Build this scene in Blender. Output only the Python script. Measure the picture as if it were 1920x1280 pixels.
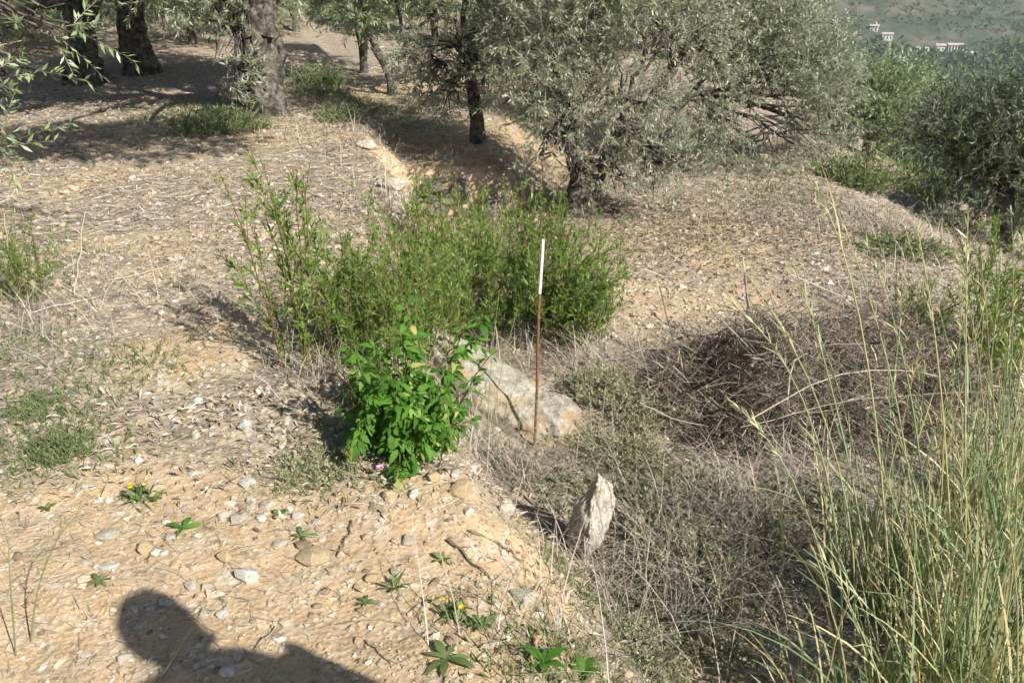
import bpy, bmesh, math, random
import numpy as np
from mathutils import Vector

for o in list(bpy.data.objects):
    bpy.data.objects.remove(o, do_unlink=True)
SC = bpy.context.scene
COL = SC.collection
R = math.radians

# ------------------------------------------------------------------ camera
FPX, PITCH, CAMH = 1663.0, 24.0, 1.55
cam_d = bpy.data.cameras.new('camera')
cam_d.sensor_width = 36.0
cam_d.lens = 36.0 * FPX / 1920.0
cam_d.clip_start = 0.02
cam_d.clip_end = 4000
cam = bpy.data.objects.new('camera', cam_d)
COL.objects.link(cam)
cam.location = (0, 0, CAMH)
cam.rotation_euler = (R(90 - PITCH), 0, 0)
SC.camera = cam

# ------------------------------------------------------------------ sky, sun, exposure
SUN_EL, SUN_LEFT = 37.0, 42.0          # shadows fall forward and 42 degrees to the left
w = bpy.data.worlds.new('World')
SC.world = w
w.use_nodes = True
nt = w.node_tree
nt.nodes.clear()
sky = nt.nodes.new('ShaderNodeTexSky')
sky.sky_type = 'NISHITA'
sky.sun_disc = False
sky.sun_elevation = R(SUN_EL)
sky.sun_rotation = R(180 - SUN_LEFT)
sky.altitude = 150
sky.air_density = 1.0
sky.dust_density = 1.2
bg = nt.nodes.new('ShaderNodeBackground')
bg.inputs['Strength'].default_value = 0.06
wo = nt.nodes.new('ShaderNodeOutputWorld')
nt.links.new(sky.outputs[0], bg.inputs[0])
nt.links.new(bg.outputs[0], wo.inputs[0])

sun_d = bpy.data.lights.new('sun', 'SUN')
sun_d.energy = 5.0
sun_d.angle = R(0.55)
sun_d.color = (1.0, 0.955, 0.88)
sun = bpy.data.objects.new('sun', sun_d)
COL.objects.link(sun)
sdir = Vector((-math.sin(R(SUN_LEFT)) * math.cos(R(SUN_EL)), math.cos(R(SUN_LEFT)) * math.cos(R(SUN_EL)), -math.sin(R(SUN_EL))))
sun.rotation_euler = sdir.to_track_quat('-Z', 'Y').to_euler()
sun.location = (5, -5, 8)

SC.view_settings.view_transform = 'Standard'
SC.view_settings.look = 'None'
SC.view_settings.gamma = 1.0
SC.view_settings.exposure = 0.68
SC.view_settings.use_curve_mapping = False
SC.render.engine = 'CYCLES'
SC.cycles.max_bounces = 4
SC.cycles.diffuse_bounces = 2
SC.cycles.glossy_bounces = 1
SC.cycles.transmission_bounces = 2
SC.cycles.use_adaptive_sampling = True
SC.cycles.adaptive_threshold = 0.08
SC.cycles.adaptive_min_samples = 16
SC.cycles.volume_bounces = 0
SC.cycles.transparent_max_bounces = 4
SC.cycles.caustics_reflective = False
SC.cycles.caustics_refractive = False

# ------------------------------------------------------------------ numpy helpers
def sm(t):
    t = np.clip(t, 0, 1)
    return t * t * (3 - 2 * t)

def _h(ix, iy, iz, seed=0):
    n = (ix.astype(np.int64) * 374761393 + iy.astype(np.int64) * 668265263 + iz.astype(np.int64) * 2147483647 + seed * 1274126177) & 0xffffffff
    n = ((n ^ (n >> 13)) * 1274126177) & 0xffffffff
    n = (n ^ (n >> 16)) & 0xffffffff
    return n / 4294967295.0

def vnoise(p, seed=0):
    p = np.asarray(p, float)
    i = np.floor(p)
    f = p - i
    f = f * f * (3 - 2 * f)
    i = i.astype(np.int64)
    x, y, z = i[..., 0], i[..., 1], i[..., 2]
    fx, fy, fz = f[..., 0], f[..., 1], f[..., 2]
    def c(a, b, d):
        return _h(x + a, y + b, z + d, seed)
    x00 = c(0, 0, 0) * (1 - fx) + c(1, 0, 0) * fx
    x10 = c(0, 1, 0) * (1 - fx) + c(1, 1, 0) * fx
    x01 = c(0, 0, 1) * (1 - fx) + c(1, 0, 1) * fx
    x11 = c(0, 1, 1) * (1 - fx) + c(1, 1, 1) * fx
    return (x00 * (1 - fy) + x10 * fy) * (1 - fz) + (x01 * (1 - fy) + x11 * fy) * fz

def fbm(p, octv=4, seed=0):
    a, s, t = 1.0, 0.0, 0.0
    p = np.asarray(p, float)
    for k in range(octv):
        s = s + a * (vnoise(p, seed + k) - 0.5)
        t += a
        a *= 0.5
        p = p * 2.03 + 11.7
    return s / t * 2

def n2(x, y, sc, octv=3, seed=0):
    x = np.asarray(x, float); y = np.asarray(y, float)
    return fbm(np.stack([x / sc, y / sc, np.full_like(x, 3.3)], -1), octv, seed)

def unit(v):
    return v / np.maximum(np.linalg.norm(v, axis=-1, keepdims=True), 1e-9)

# ------------------------------------------------------------------ the lie of the land
YS = [-5, 0.8, 1.5, 1.9, 2.4, 3.0, 3.7, 5.0, 6.2, 7.4, 12, 20, 60]
XS = [.5, .30, .06, -.08, -.22, -.48, -.62, -.74, -.84, -1.2, -2.5, -4.6, -14]

def H0(x, y):
    x = np.asarray(x, float); y = np.asarray(y, float)
    xe = np.interp(y, YS, XS)
    d = x - xe + 0.07 * n2(x, y, .6, 2, 5)
    wd = np.interp(y, [0, 1.5, 3, 5, 7, 12], [.75, .7, .55, .45, .35, .4])
    z = -np.interp(y, [0, 1.2, 2.4, 4, 30], [.3, .38, .47, .45, .45]) * sm(d / wd)
    # sunken hollow in which the shrubs grow, with a low wall at its back
    z = z - .14 * sm(d / .5) * sm((7.5 - y) / .10) * sm((.5 - x) / .8) * sm((y - 3.6) / 1.0)
    z = z + .28 * sm(d / .3) * sm((y - 7.42) / .12) * sm((.5 - x) / .7)
    # the brush heap lies on a low hump
    z = z - .16 * np.exp(-(((x - .98) / .38) ** 2 + ((y - 3.55) / .22) ** 2))
    z = z + .04 * np.exp(-(((x - 1.4) / .75) ** 2 + ((y - 3.85) / .42) ** 2))
    # lower terrace tips to the right, then falls into the valley
    xr = np.clip(x - 2.5, 0, 14)
    z = z - .30 * xr * sm(xr / 1.5)
    a = x - .1 * np.maximum(y, 0) - 3
    z = z - 56 * sm(a / 60) * sm((y + 60) / 80)
    # left bank climbs behind the old trees
    rise = np.clip(y - 13.5, 0, 60) * .05 * sm((-x - 2.2) / 7)
    rise = rise + np.clip(-x - 7, 0, 60) * .05
    z = z + rise
    # far valley floor and the hillside across it
    wv = sm((y - 150) / 200)
    z = z * (1 - wv) + wv * np.minimum(z, -56)
    yy = y + 25 * n2(x, y, 130, 2, 9)
    z = z + np.clip(yy - 400, 0, 90) * .18 + np.clip(yy - 490, 0, 170) * (.46 + .10 * n2(x, y, 70, 3, 21))
    z = z + sm((y - 60) / 80) * n2(x, y, 40, 3, 31) * 1.4
    return z

def H(x, y):
    x = np.asarray(x, float); y = np.asarray(y, float)
    z = H0(x, y)
    near = sm((14 - np.abs(y)) / 8)
    xe = np.interp(y, YS, XS)
    bank = np.exp(-((x - xe - .25) / .35) ** 2)
    z = z + .055 * n2(x, y, .9, 3, 1) * (0.4 + .6 * near) + near * (.020 + .034 * bank) * n2(x, y, .2, 3, 2)
    r = np.hypot(x, y)
    z = z + .0028 * np.clip(n2(x, y, .055, 3, 3), -.1, 1) * sm((7 - r) / 3) + .10 * n2(x, y, 3, 2, 4) * sm((r - 4) / 6)
    return z

CT, ST = math.cos(R(PITCH)), math.sin(R(PITCH))
def ray(u, v):
    p, q = (u - 960) / FPX, (v - 640) / FPX
    return np.array([p, CT - q * ST, -(ST + q * CT)])
def G(u, v):
    """ground point seen at photo pixel u, v"""
    d = ray(u, v)
    t = np.concatenate([np.arange(1, 16, .02), np.geomspace(16, 900, 600)])
    X, Y, Z = d[0] * t, d[1] * t, CAMH + d[2] * t
    hit = np.nonzero(Z < H(X, Y))[0]
    k = hit[0] if len(hit) else len(t) - 1
    return float(X[k]), float(Y[k]), float(H(X[k:k + 1], Y[k:k + 1])[0])
def A(u, v, y):
    """point on the sight line u, v at distance y in front of the camera"""
    d = ray(u, v)
    t = y / d[1]
    return np.array([d[0] * t, y, CAMH + d[2] * t])
def hz(x, y):
    return float(H(np.array([x]), np.array([y]))[0])

# ------------------------------------------------------------------ mesh builders
def mesh(name, V, faces, rnd=None, smooth=True, extra=None):
    """V (n,3); faces: list of (k, 3|4) index arrays"""
    me = bpy.data.meshes.new(name)
    V = np.asarray(V, np.float32).reshape(-1, 3)
    me.vertices.add(len(V))
    me.vertices.foreach_set('co', V.ravel())
    faces = [np.asarray(f, np.int32) for f in faces if len(f)]
    ls = np.concatenate([f.ravel() for f in faces])
    tot = np.concatenate([np.full(len(f), f.shape[1], np.int32) for f in faces])
    st = np.concatenate([[0], np.cumsum(tot)[:-1]]).astype(np.int32)
    me.loops.add(len(ls))
    me.loops.foreach_set('vertex_index', ls)
    me.polygons.add(len(tot))
    me.polygons.foreach_set('loop_start', st)
    me.polygons.foreach_set('use_smooth', np.full(len(tot), bool(smooth)))
    for k, a in ([('rnd', rnd)] if rnd is not None else []) + (extra or []):
        at = me.attributes.new(k, 'FLOAT', 'POINT')
        at.data.foreach_set('value', np.asarray(a, np.float32).ravel())
    me.update()
    me.validate()
    return me

STUFFPARTS = {'foliage', 'stems', 'blades', 'twigs', 'fine_twigs', 'crown', 'seed_heads', 'dead_leaves', 'green_shoots', 'leaf_blades', 'buds', 'branches', 'rest_of_leaves'}
class MB:
    """collects vertex and face arrays for ONE mesh"""
    def __init__(s):
        s.V, s.F3, s.F4, s.Rn, s.n = [], [], [], [], 0
    def add(s, V, F, rnd):
        V = np.asarray(V, float).reshape(-1, 3)
        F = np.asarray(F) + s.n
        (s.F3 if F.shape[1] == 3 else s.F4).append(F)
        s.V.append(V)
        s.Rn.append(np.broadcast_to(np.asarray(rnd, float), (len(V),)).copy())
        s.n += len(V)
    def leaves(s, P, D, L, W, rnd, rng, upb=1.0, fold=.25, bend=0.0):
        """n four-cornered folded leaves"""
        n = len(P)
        D = unit(D)
        up = unit(np.array([0, 0, upb]) + rng.normal(0, .7, (n, 3)))
        S = unit(np.cross(D, up))
        N = np.cross(S, D)
        L = np.broadcast_to(L, (n,))[:, None]; W = np.broadcast_to(W, (n,))[:, None]
        m = P + D * L * .45 - N * L * 0
        V = np.stack([P, m + S * W * .5 + N * W * fold, P + D * L - N * L * bend, m - S * W * .5 + N * W * fold], 1)
        k = np.arange(n)[:, None] * 4
        s.add(V, np.concatenate([k + np.array([0, 1, 2]), k + np.array([0, 2, 3])]), np.repeat(rnd, 4))
    def blades(s, P, D, L, W, rnd, rng, droop=.3, upb=1.0, prof=(.35, 1, .8, 0.06), S=None):
        """n broad curved leaves with len(prof) cross rows"""
        n = len(P); k = len(prof)
        D = unit(D)
        up = unit(np.array([0, 0, upb]) + rng.normal(0, .45, (n, 3)))
        if S is None:
            S = unit(np.cross(D, up))
        N = np.cross(S, D)
        L = np.broadcast_to(L, (n,)); W = np.broadcast_to(W, (n,))
        rows = []
        for j in range(k):
            t = j / (k - 1)
            c = P + D * (L * t)[:, None] - N * (L * droop * t * t)[:, None]
            hw = (W * prof[j] * .5)[:, None]
            rows += [c + S * hw + N * hw * .35, c - S * hw + N * hw * .35]
        V = np.stack(rows, 1)
        b = np.arange(n)[:, None] * (2 * k)
        F = np.concatenate([b + np.array([2 * j, 2 * j + 2, 2 * j + 3, 2 * j + 1]) for j in range(k - 1)])
        s.add(V, F, np.repeat(rnd, 2 * k))
    def ribbons(s, P, W, rnd, S):
        """P (n,k,3) centre lines, W (n,k) widths, S (n,3) side vectors"""
        n, k = P.shape[:2]
        hw = W[..., None] * .5 * S[:, None, :]
        V = np.stack([P + hw, P - hw], 2).reshape(n, 2 * k, 3)
        b = np.arange(n)[:, None] * (2 * k)
        F = np.concatenate([b + np.array([2 * j, 2 * j + 2, 2 * j + 3, 2 * j + 1]) for j in range(k - 1)])
        s.add(V, F, np.repeat(rnd, 2 * k))
    def tubes(s, P, Rd, rnd, sides=3, cap=False):
        """P (n,k,3), Rd (n,k)"""
        P = np.asarray(P, float)
        n, k = P.shape[:2]
        T = unit(np.gradient(P, axis=1))
        ref = np.where(np.abs(T[..., 2:3]) > .9, np.array([1., 0, 0]), np.array([0, 0, 1.]))
        ref = np.broadcast_to(ref[:, :1], T.shape)
        B = unit(np.cross(T, ref)); N = np.cross(B, T)
        an = np.arange(sides) / sides * 2 * math.pi
        Rd = np.broadcast_to(Rd, (n, k))
        V = P[:, :, None] + Rd[..., None, None] * (np.cos(an)[:, None] * B[:, :, None] + np.sin(an)[:, None] * N[:, :, None])
        V = V.reshape(n, k * sides, 3)
        b = np.arange(n)[:, None] * (k * sides)
        F = []
        for j in range(k - 1):
            for i in range(sides):
                i2 = (i + 1) % sides
                F.append(b + np.array([j * sides + i, j * sides + i2, (j + 1) * sides + i2, (j + 1) * sides + i]))
        s.add(V, np.concatenate(F), np.repeat(np.broadcast_to(rnd, (n,)), k * sides))
        return s
    def build(s, name, mat, parent=None, smooth=True):
        fs = []
        if s.F3: fs.append(np.concatenate(s.F3))
        if s.F4: fs.append(np.concatenate(s.F4))
        me = mesh(name, np.concatenate(s.V), fs, np.concatenate(s.Rn), smooth)
        o = ob(name, me, mat, parent)
        if parent and name in STUFFPARTS:
            o['kind'] = 'stuff'
        return o

def ob(name, me, mat=None, parent=None, loc=None):
    o = bpy.data.objects.new(name, me)
    COL.objects.link(o)
    if mat and not me.materials:
        me.materials.append(mat)
    if parent:
        o.parent = parent
    if loc is not None:
        o.location = loc
    return o
def tag(o, label=None, cat=None, group=None, kind=None):
    if label: o['label'] = label
    if cat: o['category'] = cat
    if group: o['group'] = group
    if kind: o['kind'] = kind
    return o
def empty(name, loc, rz=0, sc=1.0):
    o = bpy.data.objects.new(name, None)
    COL.objects.link(o)
    o.empty_display_size = .1
    o.location = loc
    o.rotation_euler = (0, 0, rz)
    o.scale = (sc, sc, sc)
    return o
def copy_tree(o, parent=None):
    c = o.copy()
    COL.objects.link(c)
    c.parent = parent
    for ch in list(o.children):
        copy_tree(ch, c)
    return c

# ------------------------------------------------------------------ materials
def ramp(nt, cols, inp):
    r = nt.nodes.new('ShaderNodeValToRGB')
    e = r.color_ramp.elements
    while len(e) < len(cols):
        e.new(.5)
    for k, (p, c) in enumerate(cols):
        e[k].position = p
        e[k].color = (*c, 1)
    nt.links.new(inp, r.inputs[0])
    return r.outputs[0]
def newmat(name):
    m = bpy.data.materials.new(name)
    m.use_nodes = True
    return m, m.node_tree, m.node_tree.nodes['Principled BSDF'], m.node_tree.nodes['Material Output']
def noise(nt, sc, detail=4, rough=.55, vec=None):
    n = nt.nodes.new('ShaderNodeTexNoise')
    n.inputs['Scale'].default_value = sc
    n.inputs['Detail'].default_value = detail
    n.inputs['Roughness'].default_value = rough
    if vec is not None:
        nt.links.new(vec, n.inputs['Vector'])
    return n.outputs[0]
def mixc(nt, fac, a, b, typ='MIX'):
    m = nt.nodes.new('ShaderNodeMix')
    m.data_type = 'RGBA'
    m.blend_type = typ
    for k, v in ((0, fac), (6, a), (7, b)):
        if hasattr(v, 'links') or hasattr(v, 'is_output'):
            nt.links.new(v, m.inputs[k])
        else:
            m.inputs[k].default_value = v if k == 0 else (*v, 1)
    return m.outputs[2]
def attr(nt, name):
    a = nt.nodes.new('ShaderNodeAttribute')
    a.attribute_name = name
    return a.outputs['Fac']

def leaf_mat(name, cols, back=None, trans=.3, rough=.5, spec=.35, tcol=None):
    m, nt, b, out = newmat(name)
    c = ramp(nt, cols, attr(nt, 'rnd'))
    front = c
    if back:
        g = nt.nodes.new('ShaderNodeNewGeometry')
        c = mixc(nt, g.outputs['Backfacing'], c, back)
    nt.links.new(c, b.inputs['Base Color'])
    b.inputs['Roughness'].default_value = rough
    b.inputs['Specular IOR Level'].default_value = spec
    t = nt.nodes.new('ShaderNodeBsdfTranslucent')
    nt.links.new(mixc(nt, .6, front, tcol or (.3, .38, .05)), t.inputs[0])
    mx = nt.nodes.new('ShaderNodeMixShader')
    mx.inputs[0].default_value = trans
    nt.links.new(b.outputs[0], mx.inputs[1])
    nt.links.new(t.outputs[0], mx.inputs[2])
    nt.links.new(mx.outputs[0], out.inputs[0])
    return m
def dry_mat(name, cols, rough=.8, nsc=0):
    m, nt, b, out = newmat(name)
    c = ramp(nt, cols, attr(nt, 'rnd'))
    if nsc:
        tc = nt.nodes.new('ShaderNodeTexCoord')
        c = mixc(nt, .6, c, ramp(nt, [(.3, (.35, .33, .3)), (.7, (1.1, 1.08, 1.05))], noise(nt, nsc, 4, .6, tc.outputs['Object'])), 'MULTIPLY')
    nt.links.new(c, b.inputs['Base Color'])
    b.inputs['Roughness'].default_value = rough
    b.inputs['Specular IOR Level'].default_value = .2
    return m
def rock_mat(name, base, dark, pale, stain, sc=9, bump=.6):
    m, nt, b, out = newmat(name)
    tc = nt.nodes.new('ShaderNodeTexCoord').outputs['Object']
    c = ramp(nt, [(.28, dark), (.45, base), (.62, pale)], noise(nt, sc, 6, .65, tc))
    c = mixc(nt, ramp(nt, [(.5, (0, 0, 0)), (.66, (1, 1, 1))], noise(nt, sc * .45, 3, .5, tc)), c, stain)
    v = nt.nodes.new('ShaderNodeTexVoronoi')
    v.inputs['Scale'].default_value = sc * 5
    nt.links.new(tc, v.inputs['Vector'])
    c = mixc(nt, ramp(nt, [(.10, (.8, .8, .8)), (.24, (0, 0, 0))], v.outputs['Distance']), c, dark)
    nt.links.new(c, b.inputs['Base Color'])
    b.inputs['Roughness'].default_value = .9
    b.inputs['Specular IOR Level'].default_value = .2
    bp = nt.nodes.new('ShaderNodeBump')
    bp.inputs['Strength'].default_value = bump
    bp.inputs['Distance'].default_value = .015
    nt.links.new(noise(nt, sc * 4, 8, .7, tc), bp.inputs['Height'])
    nt.links.new(bp.outputs[0], b.inputs['Normal'])
    return m

def soil_mat():
    m, nt, b, out = newmat('soil')
    tc = nt.nodes.new('ShaderNodeTexCoord').outputs['Object']
    sand = ramp(nt, [(.3, (.36, .25, .145)), (.5, (.49, .36, .215)), (.7, (.59, .47, .32))], noise(nt, 14, 9, .72, tc))
    lit = ramp(nt, [(.3, (.13, .105, .082)), (.5, (.30, .245, .19)), (.68, (.48, .42, .345))], noise(nt, 26, 6, .7, tc))
    f = nt.nodes.new('ShaderNodeMath'); f.operation = 'MULTIPLY_ADD'
    nt.links.new(noise(nt, 1.7, 6, .62, tc), f.inputs[0]); f.inputs[1].default_value = 1.5
    s = nt.nodes.new('ShaderNodeMath'); s.operation = 'ADD'; s.inputs[1].default_value = -.62
    nt.links.new(attr(nt, 'sand'), s.inputs[0])
    nt.links.new(s.outputs[0], f.inputs[2])
    c = mixc(nt, ramp(nt, [(.25, (0, 0, 0)), (.6, (1, 1, 1))], f.outputs[0]), lit, sand)
    v = nt.nodes.new('ShaderNodeTexVoronoi')
    v.inputs['Scale'].default_value = 55
    nt.links.new(tc, v.inputs['Vector'])
    chips = ramp(nt, [(.0, (.16, .125, .09)), (.35, (.38, .29, .19)), (.7, (.50, .42, .33)), (1, (.62, .57, .49))], v.outputs['Color'])
    c = mixc(nt, ramp(nt, [(.48, (0, 0, 0)), (.6, (.75, .75, .75))], noise(nt, 9, 3, .6, tc)), c, chips)
    nt.links.new(c, b.inputs['Base Color'])
    b.inputs['Roughness'].default_value = .95
    b.inputs['Specular IOR Level'].default_value = .15
    bp = nt.nodes.new('ShaderNodeBump')
    bp.inputs['Strength'].default_value = .4
    bp.inputs['Distance'].default_value = .010
    nt.links.new(noise(nt, 60, 8, .7, tc), bp.inputs['Height'])
    bp2 = nt.nodes.new('ShaderNodeBump')
    bp2.inputs['Strength'].default_value = .6
    bp2.inputs['Distance'].default_value = .006
    nt.links.new(v.outputs['Distance'], bp2.inputs['Height'])
    nt.links.new(bp.outputs[0], bp2.inputs['Normal'])
    nt.links.new(bp2.outputs[0], b.inputs['Normal'])
    return m
def hill_mat():
    m, nt, b, out = newmat('hill_scrubland')
    tc = nt.nodes.new('ShaderNodeTexCoord').outputs['Object']
    c = ramp(nt, [(.4, (.028, .045, .02)), (.52, (.055, .068, .036)), (.66, (.14, .12, .09))], noise(nt, .05, 9, .70, tc))
    nt.links.new(c, b.inputs['Base Color'])
    b.inputs['Roughness'].default_value = 1
    return m

M = {}
M['soil'] = soil_mat()
M['hill'] = hill_mat()
M['olive'] = leaf_mat('olive_leaf', [(0, (.13, .165, .09)), (.35, (.215, .255, .15)), (.7, (.31, .35, .225)), (.93, (.42, .45, .32)), (1, (.45, .43, .23))], (.55, .58, .48), .32, .38, .6, (.36, .44, .18))
M['olive_dark'] = leaf_mat('olive_leaf_dark', [(0, (.045, .07, .03)), (.5, (.085, .115, .05)), (1, (.16, .20, .10))], (.22, .26, .19), .2, .45, .5, (.2, .26, .06))  # darker leaf tones than the common olive leaf
M['olive_fresh'] = leaf_mat('olive_leaf_fresh', [(0, (.13, .19, .075)), (.5, (.22, .29, .13)), (1, (.33, .40, .20))], (.42, .49, .32), .25, .45, .5, (.25, .32, .08))
M['bark'] = rock_mat('olive_bark', (.10, .088, .07), (.018, .015, .012), (.25, .235, .20), (.05, .042, .032), 18, 1.0)
M['twig'] = dry_mat('twig', [(0, (.15, .125, .095)), (.5, (.28, .24, .19)), (1, (.44, .39, .32))])
M['inula'] = leaf_mat('lance_leaf_green', [(0, (.07, .13, .026)), (.3, (.15, .24, .047)), (.7, (.24, .345, .078)), (.92, (.36, .43, .14)), (1, (.44, .38, .18))], None, .40, .45, .4, (.26, .42, .03))
M['stem'] = dry_mat('reddish_stem', [(0, (.15, .075, .04)), (.4, (.20, .13, .065)), (.7, (.17, .20, .065)), (1, (.15, .21, .06))])
M['broad'] = leaf_mat('broad_leaf_green', [(0, (.04, .105, .014)), (.4, (.07, .175, .022)), (.8, (.115, .25, .035)), (.93, (.18, .31, .06)), (1, (.40, .38, .12))], None, .34, .62, .22, (.2, .5, .02))
M['weed'] = leaf_mat('weed_green', [(0, (.07, .11, .035)), (.5, (.13, .19, .06)), (1, (.23, .28, .12))], None, .25, .5, .4)
M['thyme'] = leaf_mat('wiry_grey_green', [(0, (.18, .19, .095)), (.35, (.31, .325, .18)), (.75, (.44, .44, .28)), (1, (.56, .50, .34))], None, .22, .7, .2)
M['grass'] = leaf_mat('tall_grass', [(0, (.09, .15, .06)), (.3, (.16, .24, .11)), (.5, (.27, .34, .19)), (.66, (.45, .45, .22)), (.85, (.58, .50, .27)), (1, (.46, .31, .16))], None, .3, .45, .4, (.35, .42, .10))
M['culm'] = leaf_mat('grass_culm', [(0, (.20, .27, .13)), (.5, (.33, .37, .19)), (.8, (.48, .44, .22)), (1, (.50, .36, .18))], None, .15, .45, .4)
M['straw'] = dry_mat('straw', [(0, (.14, .115, .09)), (.25, (.27, .225, .175)), (.6, (.42, .365, .295)), (.88, (.56, .51, .43)), (1, (.58, .47, .28))])
M['litter'] = dry_mat('dead_leaf', [(0, (.13, .095, .065)), (.3, (.28, .205, .14)), (.6, (.41, .335, .26)), (.85, (.56, .50, .43)), (1, (.33, .19, .11))])
M['brush'] = dry_mat('dead_brush', [(0, (.075, .06, .045)), (.4, (.205, .17, .13)), (.7, (.37, .32, .255)), (.9, (.56, .50, .40)), (1, (.46, .30, .17))])
M['gravel'] = dry_mat('gravel', [(0, (.24, .185, .125)), (.25, (.43, .33, .21)), (.55, (.53, .44, .32)), (.8, (.58, .53, .44)), (1, (.66, .63, .57))], .9, 70)
M['lime'] = rock_mat('pale_limestone', (.50, .455, .37), (.27, .235, .18), (.63, .60, .52), (.52, .40, .25), 11)
M['lime_white'] = rock_mat('white_limestone', (.60, .575, .52), (.36, .33, .28), (.70, .68, .63), (.58, .50, .38), 14)
M['ochre'] = rock_mat('ochre_limestone', (.50, .385, .225), (.32, .22, .12), (.60, .50, .34), (.52, .36, .17), 10)
M['lichen'] = rock_mat('lichen_limestone', (.40, .36, .28), (.11, .09, .065), (.58, .54, .46), (.44, .31, .17), 21, 1.0)
M['pitted'] = rock_mat('pitted_limestone', (.52, .48, .40), (.23, .20, .15), (.66, .63, .56), (.50, .40, .26), 17, 1.0)
M['wallstone_shade'] = rock_mat('shade_toned_wall_stone', (.15, .14, .125), (.045, .042, .04), (.27, .255, .23), (.17, .14, .10), 12)  # tree shade over the wall is put into the stone colour
M['pine'] = leaf_mat('pine_needles', [(0, (.04, .075, .025)), (.5, (.08, .13, .04)), (1, (.14, .19, .06))], None, .15, .6, .2)
M['pine_light'] = leaf_mat('light_foliage', [(0, (.07, .12, .035)), (.5, (.12, .18, .055)), (1, (.18, .25, .075))], None, .15, .6, .2)
M['scrub'] = leaf_mat('hill_scrub', [(0, (.04, .07, .022)), (.5, (.07, .11, .035)), (1, (.12, .16, .055))], None, .1, .8, .1)

def plain(name, col, rough=.6, metal=0, nsc=0, amt=.3):
    m, nt, b, out = newmat(name)
    if nsc:
        tc = nt.nodes.new('ShaderNodeTexCoord').outputs['Object']
        c2 = tuple(x * (1 - amt) for x in col)
        nt.links.new(ramp(nt, [(.35, c2), (.65, col)], noise(nt, nsc, 6, .65, tc)), b.inputs['Base Color'])
    else:
        b.inputs['Base Color'].default_value = (*col, 1)
    b.inputs['Roughness'].default_value = rough
    b.inputs['Metallic'].default_value = metal
    return m
M['rust'] = plain('rust', (.26, .125, .055), .85, 0, 60, .6)
M['whitepaint'] = plain('white_paint', (.78, .77, .74), .5, 0, 90, .25)
M['yellow'] = plain('yellow_petal', (.75, .50, .02), .6)
M['pink'] = plain('pink_petal', (.62, .36, .52), .6)
M['render'] = plain('white_render', (.70, .67, .61), .8, 0, .6, .3)
M['tile'] = plain('roof_tile', (.52, .45, .38), .8, 0, 1.5, .3)
M['pane'] = plain('window_pane', (.05, .06, .07), .2)
M['concrete'] = plain('pale_concrete', (.52, .51, .48), .85, 0, 25, .3)
M['skin'] = plain('skin', (.55, .36, .27), .5)
M['cloth'] = plain('cloth', (.16, .19, .25), .85)
M['hair'] = plain('hair', (.05, .035, .025), .6)

# ------------------------------------------------------------------ ground sheet
SANDPX = [(60, 1090, .55, 1), (330, 1190, .6, 1.1), (600, 1130, .4, 1.1), (690, 1000, .25, .8), (800, 1010, .3, 1), (760, 1190, .35, .9), (880, 960, .18, .8),
          (380, 660, .3, .9), (430, 640, .3, .7), (150, 1250, .5, 1), (960, 265, 1.0, .9), (1060, 255, .8, .8), (800, 295, .7, .9), (1040, 820, .12, .9), (905, 1010, .2, .9), (950, 1080, .2, .8), (890, 1130, .22, .9), (1010, 1010, .15, .6), (1330, 1250, .15, .7), (1200, 930, .12, .5),
          (1320, 560, .8, .45), (560, 260, .8, .6), (1400, 470, 1, .35), (780, 170, 1.5, .5), (300, 470, .5, .35), (250, 330, 1., .3)]
SAND = []
for (u, v, r, a) in SANDPX:
    gx, gy, gz = G(u, v)
    SAND.append((gx, gy, r, a))
def sandf(x, y):
    s = np.zeros_like(x)
    for gx, gy, r, a in SAND:
        s = np.maximum(s, a * np.exp(-((x - gx) ** 2 + (y - gy) ** 2) / (r * r)))
    return s

def axis(lo, a, b, step, hi, g=1.12):
    mid = np.arange(a, b + step * .5, step)
    out_hi, s, c = [], step, mid[-1]
    while c < hi:
        s *= g; c += s; out_hi.append(c)
    out_lo, s, c = [], step, mid[0]
    while c > lo:
        s *= g; c -= s; out_lo.append(c)
    return np.concatenate([out_lo[::-1], mid, out_hi])
gx = axis(-500, -4.2, 3.6, .025, 900)
ga = axis(-40, .9, 8.0, .025, 60, 1.045)
gb = np.concatenate([[ga[-1]], np.arange(ga[-1] + 6, 1050, 7.0)])
def sheet(name, xs, ys, mat):
    X, Y = np.meshgrid(xs, ys)
    Z = H(X, Y)
    nx, ny = len(xs), len(ys)
    i = (np.arange(ny - 1)[:, None] * nx + np.arange(nx - 1)[None]).ravel()
    F = np.stack([i, i + 1, i + nx + 1, i + nx], 1)
    me = mesh(name, np.stack([X, Y, Z], -1).reshape(-1, 3), [F], None, True, [('sand', sandf(X, Y))])
    return ob(name, me, mat)
tag(sheet('ground', gx, ga, M['soil']), kind='structure')
hx = np.concatenate([gx[gx < -60], np.arange(-55, 420, 5.0), np.arange(440, 900, 30)])
hs = tag(sheet('hillside', hx, gb, M['hill']), kind='structure')
HILLTOP = max(v.co.z for v in hs.data.vertices)

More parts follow.
